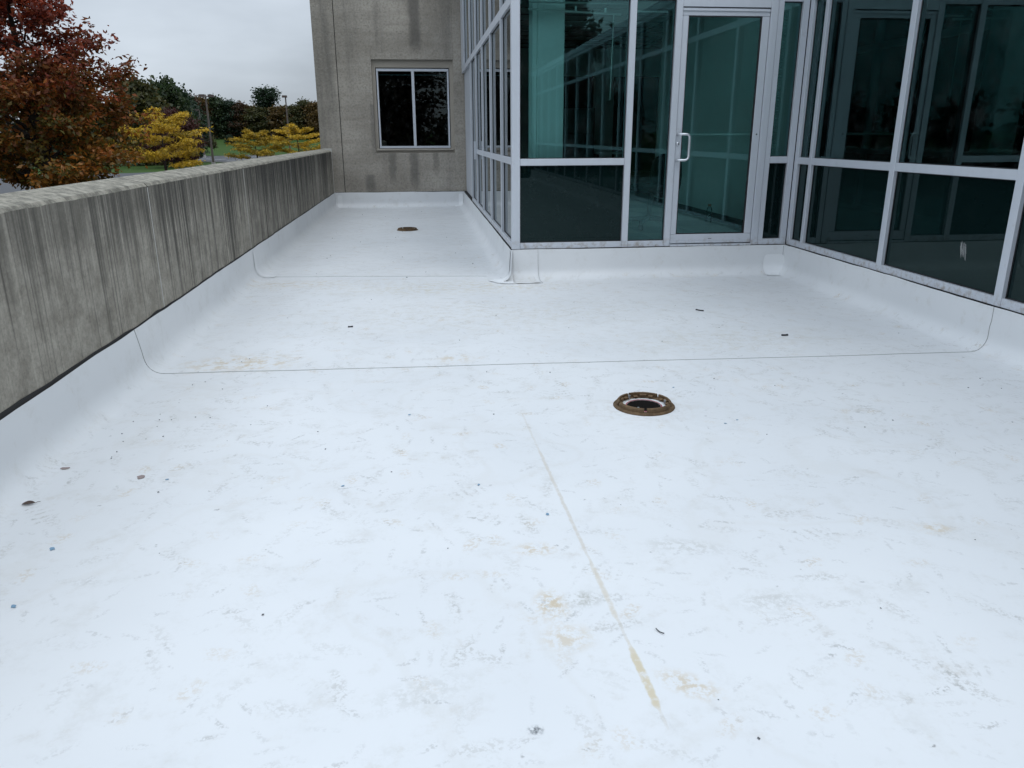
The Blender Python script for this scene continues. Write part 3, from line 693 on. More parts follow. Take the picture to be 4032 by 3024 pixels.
box('threshold', 2.411, 3.237, YD - 0.006, YD + 0.10, 0.286, 0.306, ALU, bay, 0.003)
box('jamb_gap', 2.4102, 2.4128, YD + 0.03, YD + 0.06, 0.31, 2.43, BLK, bay, 0); box('jamb_gap', 3.2348, 3.2378, YD + 0.02, YD + 0.06, 0.31, 2.43, BLK, bay, 0); box('jamb_gap', 2.4135, 3.234, YD + 0.02, YD + 0.06, 2.4245, 2.4318, BLK, bay, 0)
# side wall, facing left
def vy(y0, y1, z0=ZB0, z1=ZU1, parent=bay, xw=XB, s=1, name='mullion'): 
    a, b = (xw, xw + s * D); return box(name, min(a, b), max(a, b), y0, y1, z0, z1, ALU, parent, 0.0025)
def hyy(y0, y1, z0, z1, parent=bay, xw=XB, s=1, name='rail'):
    a, b = (xw + s * 0.003, xw + s * (D - 0.01)); return box(name, min(a, b), max(a, b), y0 + 0.001, y1 - 0.001, z0, z1, ALU, parent, 0.0025)
def glass_y(y0, y1, z0, z1, mat, parent=bay, xw=XB, s=1, name='pane', dep=0.034):
    a, b = xw + s * dep, xw + s * (dep + 0.008)
    p_ = box(name, min(a, b), max(a, b), y0, y1, z0, z1, mat, parent, 0)
    V = []; g = 0.007
    for xx in (a - s * 0.006, a - s * 0.001):
        V += [(xx, y0, z0), (xx, y1, z0), (xx, y1, z1), (xx, y0, z1), (xx, y0 + g, z0 + g), (xx, y1 - g, z0 + g), (xx, y1 - g, z1 - g), (xx, y0 + g, z1 - g)]
    F = []
    for j in range(4):
        k_ = (j + 1) % 4; F += [(j, k_, 4 + k_, 4 + j), (8 + j, 12 + j, 12 + k_, 8 + k_), (4 + j, 4 + k_, 12 + k_, 12 + j)]
    link('gasket', mesh('gasket', V, F), BLK, p_)
    return p_
my = [(YD + 0.005, YD + 0.085), (8.38, 8.44), (9.63, 9.69), (10.88, 10.94), (12.03, 12.09)]
for a, b in my[1:]: vy(a, b)
LT0, LT1 = 2.445, 2.532
for (a, b), (c, d) in zip(my[:-1], my[1:]):
    hyy(b, c, ZB0, ZB1); hyy(b, c, ZM0 + 0.006, ZM1 + 0.008); hyy(b, c, LT0, LT1); hyy(b, c, ZU0, ZU1)
    glass_y(b, c, ZB1, ZM0 + 0.006, SPN, name='spandrel_panel'); glass_y(b, c, ZM1 + 0.008, LT0, GLS); glass_y(b, c, LT1, ZU0, GLS)
# far end: narrow glazed door light, dark recess and flat closing panel
vy(13.25, 13.31, LT1, ZU1); hyy(12.09, YB - 0.02, LT0, LT1); hyy(12.09, 13.25, ZU0, ZU1); hyy(13.31, YB - 0.02, ZU0, ZU1)
glass_y(12.09, 13.25, LT1, ZU0, GLS); glass_y(13.31, 14.9, LT1, ZU0, GLS); vy(14.9, YB - 0.02, LT1, ZU0)
hyy(12.09, 13.16, ZB0, ZB1); glass_y(12.09, 13.16, ZB1, LT0, SPN); vy(13.16, 13.20, ZB0, LT0)
box('recess_shade', XB + 0.10, XB + 0.12, 13.20, 14.0, ZB0, LT0, BLK, bay, 0); box('closing_panel', XB + 0.05, XB + 0.09, 14.0, YB - 0.02, ZB0, LT0, ALU, bay, 0.003)  # black sheet stands in for the shade of the open gap
box('pull_plate', XB - 0.035, XB - 0.002, 12.04, 12.08, 0.99, 1.25, ALU, bay, 0.003)
# roof of the bay
box('bay_roof', XB - 0.02, 12, YD - 0.02, YB - 0.01, 4.47, 4.60, ALU, None, 0.004, kind='structure')
box('wing_roof', XR - 0.02, 12, YE, YD - 0.03, 3.09, 3.20, ALU, None, 0.004, kind='structure')
box('wing_end_wall', XR + 0.12, 12, YD + 0.0, YD + 0.11, 3.06, 4.46, TOW, None, 0, kind='structure')
# dark sill packing below the frames
box('sill_packing', XB + 0.02, XR + 0.1, YD + 0.006, YD + 0.1, 0.0, 0.2895, GAP, bay, 0)
box('sill_packing', XB + 0.006, XB + 0.1, YD + 0.11, YB - 0.02, 0.0, 0.2895, GAP, bay, 0)

# ================================================================== RIGHT GLASS WALL
rgt = empty('glazed_side_wall', (XR, YD, FT), 'teal glass side wall with pale frames on the right edge of the roof', 'glass wall')
ry = [(7.330, 7.396), (7.058, 7.110)] + [(5.737 - 1.338 * i, 5.805 - 1.338 * i) for i in range(13)]
vy(*ry[0], ZB0, 3.08, parent=rgt, xw=XR, name='corner_post')
RU0, RU1 = 3.02, 3.08
for a, b in ry[1:]: vy(a, b, ZB0, RU1, parent=rgt, xw=XR)
for i, ((a, b), (c, d)) in enumerate(zip(ry[:-1], ry[1:])):
    for z0, z1 in ((ZB0, ZB1), (ZM0, ZM1), (ZT0, ZT1), (RU0, RU1)): hyy(d, a, z0, z1, rgt, XR)
    glass_y(d, a, ZB1, ZM0, SPN, rgt, XR, name='spandrel_panel')
    gp = glass_y(d, a, ZM1, ZT0, GLS, rgt, XR); glass_y(d, a, ZT1, RU0, GLS, rgt, XR)
box('sill_packing', XR + 0.006, XR + 0.1, YE, YD - 0.01, 0.0, 0.2895, GAP, rgt, 0)
box('corner_gap', XR - 0.004, XR + 0.03, YD - 0.003, YD + 0.03, ZB0, ZU1, BLK, rgt, 0)
# scraped white smear on the lower glass
sm = random.Random(3); V, F = [], []
for i in range(16):
    t = sm.random(); cy_ = 4.86 + (sm.random() - 0.5) * 0.06; L = 0.05 + 0.06 * sm.random(); w = 0.002 + 0.004 * sm.random(); zc = 0.575 + (sm.random() - 0.5) * 0.05; x = XR + 0.0325 + 0.0001 * i
    b0 = len(V); V += [(x, cy_ - 0.01, zc - L * 0.5), (x, cy_ + w - 0.008, zc - L * 0.35), (x, cy_ + w + 0.01, zc + L * 0.5), (x, cy_ + 0.008, zc + L * 0.42)]; F.append((b0, b0 + 1, b0 + 2, b0 + 3))
link('dried_smear', mesh('dried_smear', V, F), SMEAR, rgt)

# ================================================================== INTERIOR
FZ = 0.284
box('interior_floor', XB + 0.12, 11.9, YD + 0.12, YB + 8, FZ - 0.2, FZ, CARP, None, 0, kind='structure'); box('interior_floor', XR + 0.12, 11.9, YE, YD + 0.12, FZ - 0.2, FZ, CARP, None, 0, kind='structure')
ceil = box('ceiling', XB + 0.12, 11.9, 9.3, YB + 8, 2.965, 3.05, CEIL, None, 0, kind='structure'); box('ceiling', XR + 0.12, 11.9, YE, YD + 0.12, 2.965, 3.05, CEIL, None, 0, kind='structure')
for i in range(14): box('ceiling_beam', XB + 0.13, 6.2, 9.4 + i * 0.61, 9.425 + i * 0.61, 2.952, 2.964, CAB, ceil, 0)
for i in range(8): box('ceiling_beam', 1.3 + i * 0.61, 1.325 + i * 0.61, 9.35, YB + 1, 2.953, 2.9645, CAB, ceil, 0)
for i, (x, y) in enumerate(((2.2, 9.9), (2.2, 12.4), (4.0, 11.2))): box('ceiling_light', x, x + 1.2, y, y + 0.55, 2.944, 2.951, WHT, ceil, 0)
PX = 3.72
pt = box('partition_wall', PX, PX + 0.12, YD + 0.115, 12.36, FZ, 2.96, WHT_SHADE, None, 0, kind='structure')
box('wall_base', PX - 0.008, PX - 0.0005, YD + 0.12, 12.36, FZ, FZ + 0.10, DKP, pt, 0)
bw = box('interior_wall', 0.96, 2.9, YB + 0.6, YB + 0.7, FZ, 2.964, WHT, None, 0, kind='structure')
box('interior_wall', 3.55, 3.95, YB + 0.6, YB + 0.7, FZ, 2.964, WHT, None, 0, kind='structure'); box('interior_wall', 4.9, 11.9, YB + 0.6, YB + 0.7, FZ, 2.964, WHT, None, 0, kind='structure')
box('interior_wall', 2.9, 3.55, YB + 0.61, YB + 0.69, 2.45, 2.964, WHT, None, 0, kind='structure'); box('interior_wall', 3.95, 4.9, YB + 0.61, YB + 0.69, 2.45, 2.964, WHT, None, 0, kind='structure')
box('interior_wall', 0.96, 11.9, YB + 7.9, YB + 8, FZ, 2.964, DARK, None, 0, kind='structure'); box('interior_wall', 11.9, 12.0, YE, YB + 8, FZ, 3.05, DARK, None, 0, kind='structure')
box('interior_wall', 3.86, 4.85, 7.53, 7.63, FZ, 2.96, WHT, None, 0, kind='structure'); box('interior_wall', 6.2, 6.3, 8.6, YB + 0.6, FZ, 2.964, CAB, None, 0, kind='structure'); box('interior_wall', 7.0, 7.1, YE, YD + 0.2, FZ, 2.964, WHT, None, 0, kind='structure')
col = empty('interior_column', (1.25, 7.9, FZ), 'white plaster column just inside the bay window', 'column')
box('shaft', 1.139, 1.394, 7.75, 8.05, FZ, 4.46, WHT, col, 0.006); box('pilaster', 1.092, 1.137, 7.78, 8.02, FZ, 4.46, WHT, col, 0.004)
cab_ = empty('filing_cabinet', (2.8, 14.2, FZ), 'dark cabinet standing deep inside the bay behind the column', 'cabinet')
box('carcass', 2.53, 3.08, 14.02, 14.5, FZ, 1.78, CAB, cab_, 0.004)
for z0, z1 in ((0.32, 0.78), (0.80, 1.34), (1.36, 1.76)): box('drawer', 2.545, 3.065, 13.998, 14.018, z0, z1, CAB, cab_, 0.004)
cab2 = empty('low_credenza', (3.3, 14.8, FZ), 'low dark credenza by the dark doorway deep inside the bay', 'credenza')
box('top', 3.18, 3.70, 14.3, 14.8, 1.00, 1.04, WHT, cab2, 0.003); box('side', 3.20, 3.24, 14.32, 14.78, FZ, 0.998, CAB, cab2, 0.003); box('side', 3.64, 3.68, 14.32, 14.78, FZ, 0.998, CAB, cab2, 0.003)
# hanging blind track
bt = empty('blind_track', (1.0, 7.6, 2.4), 'thin white blind track hanging inside the top of the bay window', 'blind track')
tube('track', [(1.03, 7.60, 2.420), (1.95, 7.86, 2.420)], 0.010, WHT, bt, 6); tube('track', [(1.03, 7.58, 2.475), (1.95, 7.60, 2.475)], 0.008, WHT, bt, 6)
for x, y in ((1.18, 7.64), (1.49, 7.73), (1.79, 7.815)): box('hanger', x - 0.009, x + 0.009, y - 0.004, y + 0.004, 2.428, 2.47, WHT, bt, 0.001)
tube('wand', [(1.875, 7.83, 2.41), (1.865, 7.83, 1.66)], 0.005, WHT, bt, 6)
tube('track', [(2.0, 7.62, 2.415), (2.34, 7.62, 2.415)], 0.008, WHT, bt, 6)
bl = empty('slatted_blind', (3.45, 7.56, 1.13), 'slatted blind behind the narrow pane between door and corner', 'blind')
V, F = [], []
for i in range(52):
    z = 1.16 + i * 0.0245; b0 = len(V); V += [(3.37, 7.555, z), (3.47, 7.555, z), (3.47, 7.575, z + 0.008), (3.37, 7.575, z + 0.008), (3.37, 7.555, z + 0.0012), (3.47, 7.555, z + 0.0012), (3.47, 7.575, z + 0.0092), (3.37, 7.575, z + 0.0092)]; F += [tuple(b0 + q for q in f) for f in BOXF]
link('slats', mesh('slats', V, F), HND, bl, kind='stuff'); box('head_rail', 3.365, 3.50, 7.55, 7.58, 2.44, 2.47, WHT, bl, 0.002); tube('cord', [(3.41, 7.56, 2.44), (3.41, 7.56, 1.16)], 0.002, WHT, bl, 5)

# office chair seen through the side light
ch = empty('office_chair', (2.62, 9.0, FZ), 'black office chair on a five-star base behind the side glass of the door', 'office chair')
cx, cyy = 2.66, 9.0
for i in range(5):
    a = math.radians(20 + 72 * i); ex, ey = cx + 0.29 * math.cos(a), cyy + 0.29 * math.sin(a)
    lg = tube('base_leg', [(cx, cyy, FZ + 0.12), (cx + 0.15 * math.cos(a), cyy + 0.15 * math.sin(a), FZ + 0.105), (ex, ey, FZ + 0.07)], [0.03, 0.024, 0.018], CHG, ch, 8)
    V, F = [], []; lathe_geo(V, F, [(0.0, -0.02), (0.028, -0.02), (0.032, -0.01), (0.032, 0.01), (0.028, 0.02), (0.0, 0.02)], n=14)
    V = [(ex + x * -math.sin(a) * 0 + z * math.cos(a + 1.57) + x * math.cos(a), ey + z * math.sin(a + 1.57) + x * math.sin(a), FZ + 0.033 + y) for x, y, z in V]
    link('castor', mesh('castor', V, F, True), BLK, lg)
tube('gas_post', [(cx, cyy, FZ + 0.10), (cx, cyy, FZ + 0.25), (cx, cyy, FZ + 0.40)], [0.028, 0.026, 0.022], CHG, ch, 12)
def cushion(name, c, h, n, par_, mat, pw=4.0, rot=0.0, curve=0.0):
    V, F = [], []; nu, nv = 24, 12
    for i in range(nv + 1):
        ph = -math.pi / 2 + math.pi * i / nv
        for j in range(nu):
            th = 2 * math.pi * j / nu
            f = lambda t: math.copysign(abs(t) ** (2 / pw), t)
            x = f(math.cos(ph)) * f(math.cos(th)) * h[0]; y = f(math.cos(ph)) * f(math.sin(th)) * h[1]; z = f(math.sin(ph)) * h[2]
            y += curve * x * x
            V.append((c[0] + x * math.cos(rot) - y * math.sin(rot), c[1] + x * math.sin(rot) + y * math.cos(rot), c[2] + z))
    for i in range(nv):
        for j in range(nu):
            a = i * nu + j; b = i * nu + (j + 1) % nu; F.append((a, b, b + nu, a + nu))
    return link(name, mesh(name, V, F, True), mat, par_)
cushion('seat', (cx + 0.02, cyy, FZ + 0.46), (0.25, 0.24, 0.05), 0, ch, CHB, 3.5)
cushion('backrest', (cx + 0.16, cyy - 0.12, FZ + 0.60), (0.22, 0.04, 0.25), 0, ch, CHB, 2.8, 0.35, 0.6)
tube('back_bracket', [(cx, cyy, FZ + 0.41), (cx + 0.12, cyy - 0.09, FZ + 0.42), (cx + 0.16, cyy - 0.10, FZ + 0.55)], 0.02, CHG, ch, 8)
for s in (-1, 1):
    tube('armrest', [(cx + 0.26 * s, cyy + 0.05, FZ + 0.46), (cx + 0.30 * s, cyy + 0.05, FZ + 0.62), (cx + 0.30 * s, cyy - 0.1, FZ + 0.65), (cx + 0.30 * s, cyy + 0.17, FZ + 0.65)], [0.014, 0.014, 0.024, 0.024], CHB, ch, 8)
# drink bottle on the floor inside the door
bo = empty('drink_bottle', (3.58, 9.50, FZ), 'clear drink bottle with orange cap on the floor inside the door', 'bottle')
V, F = [], []; lathe_geo(V, F, [(0.0, 0.0), (0.034, 0.0), (0.037, 0.01), (0.037, 0.06), (0.034, 0.075), (0.037, 0.09), (0.037, 0.14), (0.030, 0.175), (0.018, 0.19), (0.016, 0.20)], (3.58, 9.50, FZ), 20)
link('body', mesh('body', V, F, True), CLR, bo)
V, F = [], []; lathe_geo(V, F, [(0.021, 0.196), (0.021, 0.222), (0.019, 0.225), (0.0, 0.225)], (3.58, 9.50, FZ), 18)
link('cap', mesh('cap', V, F, True), CAP, bo)
tcv = bpy.data.curves.new('letter', 'FONT'); tcv.body = 'G'; tcv.size = 0.07; tcv.extrude = 0.0004; tcv.align_x = 'CENTER'
tob = bpy.data.objects.new('tmp', tcv); COL.objects.link(tob)
dg = bpy.context.evaluated_depsgraph_get(); tme = bpy.data.meshes.new_from_object(tob.evaluated_get(dg)); bpy.data.objects.remove(tob)
tme.materials.clear(); tme.transform(Matrix.Translation((3.568, 9.4615, FZ + 0.055)) @ Matrix.Rotation(math.radians(18), 4, 'Z') @ Matrix.Rotation(math.pi / 2, 4, 'X'))
link('letter', tme, WHT, bo)

# ================================================================== ROOF DRAINS
def drain(cx, cy, label, a0):
    d = empty('roof_drain', (cx, cy, 0), label, 'drain', 'round roof drains')
    V, F = [], []; lathe_geo(V, F, [(0.116, 0.004), (0.120, 0.010), (0.140, 0.012), (0.152, 0.010), (0.158, 0.004), (0.158, 0.0015)], (cx, cy, 0), 56)
    link('flange', mesh('flange', V, F, True), IRON, d)
    n = 5
    for i in range(n):
        s0 = a0 + 2 * math.pi * i / n + 0.05; s1 = a0 + 2 * math.pi * (i + 1) / n - 0.05
        V, F = [], []; pr = [(0.126, 0.010), (0.125, 0.030), (0.128, 0.033), (0.134, 0.032), (0.139, 0.027), (0.142, 0.010)]
        lathe_geo(V, F, pr, (cx, cy, 0), 14, s0, s1); m = 15
        F.append(tuple(k_ * m for k_ in range(len(pr)))); F.append(tuple(k_ * m + 14 for k_ in range(len(pr)))[::-1])
        link('ring_segment', mesh('ring_segment', V, F), IRON, d)
        for q, (r0, z0) in enumerate(((0.108, 0.018), (0.113, 0.022), (0.108, 0.015))):
            am = s0 + (s1 - s0) * (0.2 + 0.3 * q); w = 0.10 + 0.05 * (q == 1)
            V, F = [], []; pr = [(r0, 0.012), (r0, z0), (0.123, z0 + 0.004), (0.123, 0.012)]
            lathe_geo(V, F, pr, (cx, cy, 0), 4, am - w, am + w); m = 5
            F.append(tuple(k_ * m for k_ in range(4))); F.append(tuple(k_ * m + 4 for k_ in range(4))[::-1]); F.append((0, 4, 3 * m + 4, 3 * m)) if False else None
            link('bracket', mesh('bracket', V, F), IRON, d)
    for i in range(3):
        a = a0 + 1.35 + 2.1 * i; bx, by = cx + 0.110 * math.cos(a), cy + 0.110 * math.sin(a)
        V, F = [], []; lathe_geo(V, F, [(0.0, 0.028), (0.006, 0.028), (0.0062, 0.010)], (bx, by, 0), 6)
        link('bolt', mesh('bolt', V, F), HND, d)
    V, F = [], []; lathe_geo(V, F, [(0.0945, 0.0016), (0.091, 0.0046), (0.0875, 0.0030)], (cx, cy, 0), 44); link('sealant_ring', mesh('sealant_ring', V, F, True), RED, d)
    V, F = [], []; lathe_geo(V, F, [(0.0872, 0.001), (0.086, -0.02), (0.084, -0.24), (0.0, -0.24)], (cx, cy, 0), 36); link('pipe', mesh('pipe', V, F, True), PIPE, d)
    r_ = random.Random(int(cx * 100))
    for i in range(5):
        a = r_.random() * 6.28; q = r_.random() * 0.04
        V, F = [], []; c_ = (cx + q * math.cos(a), cy + 0.02 + q * math.sin(a)); L = 0.04
        tube('twig', [(c_[0] - L * math.cos(a), c_[1] - L * math.sin(a), -0.06), (c_[0] + L * math.cos(a), c_[1] + L * math.sin(a), -0.055)], 0.003, IRON, d, 5)
drain(*drains[0], 'large rusty round roof drain in the middle of the near white roof', 0.72)
drain(*drains[1], 'small-looking rusty round drain far back in the narrow roof strip before the concrete wall', 0.9)

# ================================================================== LITTER ON THE ROOF
def flake(name, x, y, s, mat, label, cat, group=None, seed=0, curl=0.0, asp=1.0, rot=0.0, thick=0.0012, holes=0):
    r = random.Random(seed); n = 11; V, F = [], []
    z0 = fz(x, y) + 0.0015
    V.append((0, 0, 0))
    for i in range(n):
        a = 2 * math.pi * i / n; q = s * (0.65 + 0.5 * r.random()); px, py = q * math.cos(a) * asp, q * math.sin(a)
        V.append((px, py, curl * py * py / s))
    m = n + 1; V += [(a, b, c + thick) for a, b, c in V]
    for i in range(n):
        a, b = 1 + i, 1 + (i + 1) % n
        F += [(0, b, a), (m, m + a, m + b), (a, b, m + b, m + a)]
    o = link(name, mesh(name, V, F), mat, None, None, label, cat, group)
    o.location = (x, y, z0 + (0.0 if not curl else 0.002)); o.rotation_euler = (0, 0, rot)
    return o
lf = empty('dead_leaf', (-1.53, 2.846, 0), 'curled dark brown dead leaf lying near the left parapet', 'leaf')
V, F = [], []; nl, nw = 12, 8
for i in range(nl + 1):
    u = i / nl; w = 0.009 * math.sin(math.pi * min(1, u * 0.96 + 0.02)) ** 0.7
    for j in range(nw + 1):
        a = (j / nw - 0.5) * 3.4; V.append((-1.53 - 0.024 + 0.048 * u, 2.846 + w * math.sin(a), 0.004 + w * (1 - math.cos(a)) * 0.9 + 0.004 * u * u))
for i in range(nl):
    for j in range(nw): a = i * (nw + 1) + j; F.append((a, a + 1, a + nw + 2, a + nw + 1))
lo = link('blade', mesh('blade', V, F, True), BRN, lf); so_ = lo.modifiers.new('s', 'SOLIDIFY'); so_.thickness = 0.0015
tube('stalk', [(-1.506, 2.846, 0.007), (-1.498, 2.85, 0.010), (-1.490, 2.855, 0.009)], 0.001, BRN, lf, 5)
flake('brown_flake', -1.538, 3.183, 0.014, PNK, 'small faded brown leaf flake nearest the parapet foot', 'leaf flake', None, 2, 0, 1.3)
flake('brown_flake', -1.19, 3.056, 0.018, PNK, 'torn faded brown leaf flake beside a blue fleck, left foreground', 'leaf flake', None, 5, 0, 0.9)
blues = [(-1.075, 3.02, 0.009, 'blue fleck just right of the torn brown leaf flake'), (-0.354, 2.866, 0.010, 'blue fleck in the foreground, midway between leaf flake and mud line'), (-0.10, 3.664, 0.011, 'blue fleck on the white roof level with the large drain'), (0.186, 2.812, 0.010, 'blue fleck immediately left of the long mud line'), (0.42, 2.532, 0.012, 'pale blue fleck touching the long mud line'), (-1.292, 2.487, 0.016, 'largest ragged blue fleck, left foreground below the dead leaf'), (-1.257, 2.145, 0.014, 'lowest blue fleck near the left edge of the picture'), (1.425, 3.356, 0.009, 'blue fleck right of the large drain, nearer the drain'), (1.50, 3.395, 0.009, 'blue fleck right of the large drain, farther from it'), (1.35, 3.93, 0.010, 'blue fleck behind the large drain to its right')]
for i, (x, y, s, lb) in enumerate(blues): flake('paint_fleck', x, y, s * 0.55, BLUE, lb, 'fleck', 'blue flecks on the roof', i + 20, 0, 1.4, 0.4 * i)
def strip_piece(x, y, L, w, rot, label, bend=0.3):
    e = []
    for t in np.linspace(-1, 1, 7): e.append((t * L / 2, bend * L * t * t * 0.2, 0.003 + 0.002 * abs(t)))
    V, F = [], []; tube_geo(V, F, e, w, 5); o = link('plastic_scrap', mesh('plastic_scrap', V, F), BLK, None, None, label, 'scrap', 'black scraps on the roof'); o.location = (x, y, fz(x, y)); o.rotation_euler = (0, 0, rot)
strip_piece(2.169, 5.809, 0.07, 0.006, -0.9, 'black forked scrap on the roof in front of the door'); strip_piece(2.48, 4.958, 0.045, 0.008, 0.05, 'short black scrap just beyond the long lap seam on the right'); strip_piece(0.62, 1.79, 0.03, 0.0015, -1.0, 'thin dark twig right of the mud line in the foreground'); strip_piece(-0.55, 5.6, 0.035, 0.006, 0.2, 'small black scrap left of centre beyond the long lap seam')
r = random.Random(11); V, F = [], []
def grain(x, y, s):
    b0 = len(V); z = fz(x, y); a = r.random() * 6
    for q in ((1, 0, 0.3), (0, 0.7, 0.4), (-0.9, 0, 0.35), (0, -0.8, 0.3), (0, 0, 0.9), (0, 0, -0.1)):
        V.append((x + s * (q[0] * math.cos(a) - q[1] * math.sin(a)), y + s * (q[0] * math.sin(a) + q[1] * math.cos(a)), z + s * q[2]))
    for i in range(4): F.append((b0 + i, b0 + (i + 1) % 4, b0 + 4)); F.append((b0 + (i + 1) % 4, b0 + i, b0 + 5))
for i in range(85): grain(r.uniform(-1.5, 3.4), 1.3 + 6.0 * r.random() ** 1.2, r.uniform(0.0022, 0.006))
for i in range(30): grain(r.uniform(-1.5, 0.7), r.uniform(7.4, 15.3), r.uniform(0.005, 0.010))
for i in range(16): grain(-1.3 + r.gauss(0, 0.15), 3.75 + r.gauss(0, 0.25), r.uniform(0.003, 0.006))
link('roof_grit', mesh('roof_grit', V, F), CHG, None, 'stuff', 'scattered dark grit on the white roof', 'grit')

# ================================================================== TREES
def np_quads(name, verts, cols, mat):
    n = len(verts) // 4; me = bpy.data.meshes.new(name)
    me.vertices.add(n * 4); me.vertices.foreach_set('co', verts.astype(np.float32).ravel())
    me.loops.add(n * 4); me.loops.foreach_set('vertex_index', np.arange(n * 4, dtype=np.int32))
    me.polygons.add(n); me.polygons.foreach_set('loop_start', np.arange(0, n * 4, 4, dtype=np.int32)); me.polygons.foreach_set('loop_total', np.full(n, 4, dtype=np.int32))
    at = me.attributes.new('leafcol', 'FLOAT_COLOR', 'POINT'); c4 = np.ones((n * 4, 4), np.float32); c4[:, :3] = np.repeat(cols, 4, axis=0); at.data.foreach_set('color', c4.ravel())
    me.update(); me.validate(); me.materials.append(mat); return me
def leaves(rg, centers, n_each, sig, size, droop=0.3, asp=0.55, flat=1.0):
    C = np.repeat(np.asarray(centers, float), n_each, axis=0); n = len(C)
    C = C + rg.normal(0, 1, (n, 3)) * np.array([sig, sig, sig * flat])
    d = rg.normal(0, 1, (n, 3)); d[:, 2] = d[:, 2] * 0.6 - droop; d /= np.linalg.norm(d, axis=1)[:, None]
    s = np.cross(d, rg.normal(0, 1, (n, 3))); s /= np.linalg.norm(s, axis=1)[:, None] + 1e-9
    L = size * rg.uniform(0.6, 1.3, (n, 1)); w = L * asp * 0.5
    bend = np.cross(d, s) * L * 0.18
    q = np.stack([C, C + d * L * 0.5 + s * w + bend, C + d * L, C + d * L * 0.5 - s * w + bend], axis=1)
    return q.reshape(-1, 3), C
def tree_mesh(seed, H, env, trunk_r, n_limb, h0, leaf_n, sig, size, colf, lean=(0, 0), rise=0.55, sub=6, droop=0.3, asp=0.55, flat=1.0, twig=True, trunk_top=0.85, tip_prob=None):
    """env(h) -> crown radius at height h (0..1); returns trunk mesh and crown mesh"""
    r = random.Random(seed); rg = np.random.default_rng(seed); V, F = [], []; tips = []
    n = 10; ph1, ph2 = r.random() * 6, r.random() * 6; tr = []
    for i in range(n + 1):
        u = i / n * trunk_top; tr.append(Vector((lean[0] * u * H + 0.012 * H * math.sin(u * 5 + ph1), lean[1] * u * H + 0.012 * H * math.sin(u * 4 + ph2), u * H)))
    tube_geo(V, F, tr, [trunk_r * (1.35 if i == 0 else 1) * (1 - 0.88 * (i / n)) + 0.012 for i in range(n + 1)], 9)
    def trunk_at(u):
        f = min(0.999, u / trunk_top) * n; i = int(f); return tr[i].lerp(tr[i + 1], f - i)
    for i in range(n_limb):
        uh = h0 + (1 - h0) * ((i + r.random() * 0.8) / n_limb) ** 0.9       # target height share
        R = env(uh) * r.uniform(0.72, 1.08); az = i * 2.399 + r.uniform(-0.4, 0.4)
        su = max(h0 * 0.55, min(trunk_top * 0.97, uh - rise * R / H * r.uniform(0.5, 1.0))); st = trunk_at(su)
        en = trunk_at(min(uh, trunk_top)) * 1.0; en = Vector((en.x + R * math.cos(az), en.y + R * math.sin(az), uh * H))
        pts = []; k_ = 6
        for q in range(k_ + 1):
            t = q / k_; p = st.lerp(en, t); p.z += (math.sin(t * math.pi) * 0.10 * R * (1 if rise > 0.3 else -0.3)); p += Vector((r.gauss(0, 1), r.gauss(0, 1), r.gauss(0, 0.6))) * 0.035 * R * (0 < q < k_)
            pts.append(p)
        r0 = trunk_r * 0.42 * (1 - 0.6 * su) * (0.5 + 0.5 * R / max(env(0.5), 0.1))
        tube_geo(V, F, pts, [max(0.012, r0 * (1 - t / k_) ** 0.9) for t in range(k_ + 1)], 6)
        for q in range(sub):
            t = 0.22 + 0.78 * (q + r.random()) / sub; f = min(k_ - 0.01, t * k_); b = pts[int(f)].lerp(pts[int(f) + 1], f - int(f))
            dirv = (en - st).normalized(); side = Vector((-dirv.y, dirv.x, 0)) * (1 if q % 2 else -1)
            L = R * r.uniform(0.22, 0.5) * (1.1 - 0.4 * t); d = (dirv * r.uniform(0.3, 1.0) + side * r.uniform(0.4, 1.1) + Vector((0, 0, r.uniform(-0.35, 0.7) if flat > 0.5 else r.uniform(-0.12, 0.25)))).normalized()
            e = b + d * L; mid = b.lerp(e, 0.5) + Vector((r.gauss(0, 1), r.gauss(0, 1), r.gauss(0, 1))) * 0.07 * L
            if twig: tube_geo(V, F, [b, mid, e], [max(0.008, r0 * 0.35 * (1 - t * 0.6)), 0.012, 0.006], 4, False)
            for c_ in (b.lerp(mid, 0.6), mid, mid.lerp(e, 0.5), e, e + d * L * 0.25):
                if tip_prob is None or r.random() < tip_prob(c_.z / H): tips.append(tuple(c_))
    q, C = leaves(rg, tips, leaf_n, sig, size, droop, asp, flat)
    cols = colf(rg, C, H, np.repeat(rg.random(len(tips)), leaf_n))
    tm = mesh('trunk', V, F, True); tm.materials.append(BARK)
    return tm, np_quads('crown', q, cols, LEAF)
def mixc(a, b, t): return np.asarray(a)[None] * (1 - t[:, None]) + np.asarray(b)[None] * t[:, None]
def palette(*cs, jit=0.25):
    cs = [np.asarray(c) for c in cs]
    def f(rg, C, H, g):
        t = np.clip(g * (len(cs) - 1) + rg.normal(0, 0.25, len(C)), 0, len(cs) - 1.001); i = t.astype(int); w = (t - i)[:, None]
        A = np.stack(cs)[i] * (1 - w) + np.stack(cs)[i + 1] * w if len(cs) > 1 else np.repeat(cs[0][None], len(C), 0)
        return np.clip(A * rg.uniform(1 - jit, 1 + jit, (len(C), 1)), 0.003, 1)
    return f
def plant(name, meshes, loc, label, cat='tree', group=None, rz=0.0, sc=(1, 1, 1)):
    e = empty(name, loc, label, cat, group); e.rotation_euler = (0, 0, rz); e.scale = sc
    for nm, me in zip(('trunk', 'crown'), meshes):
        o = bpy.data.objects.new(nm, me); COL.objects.link(o); o.parent = e
    return e
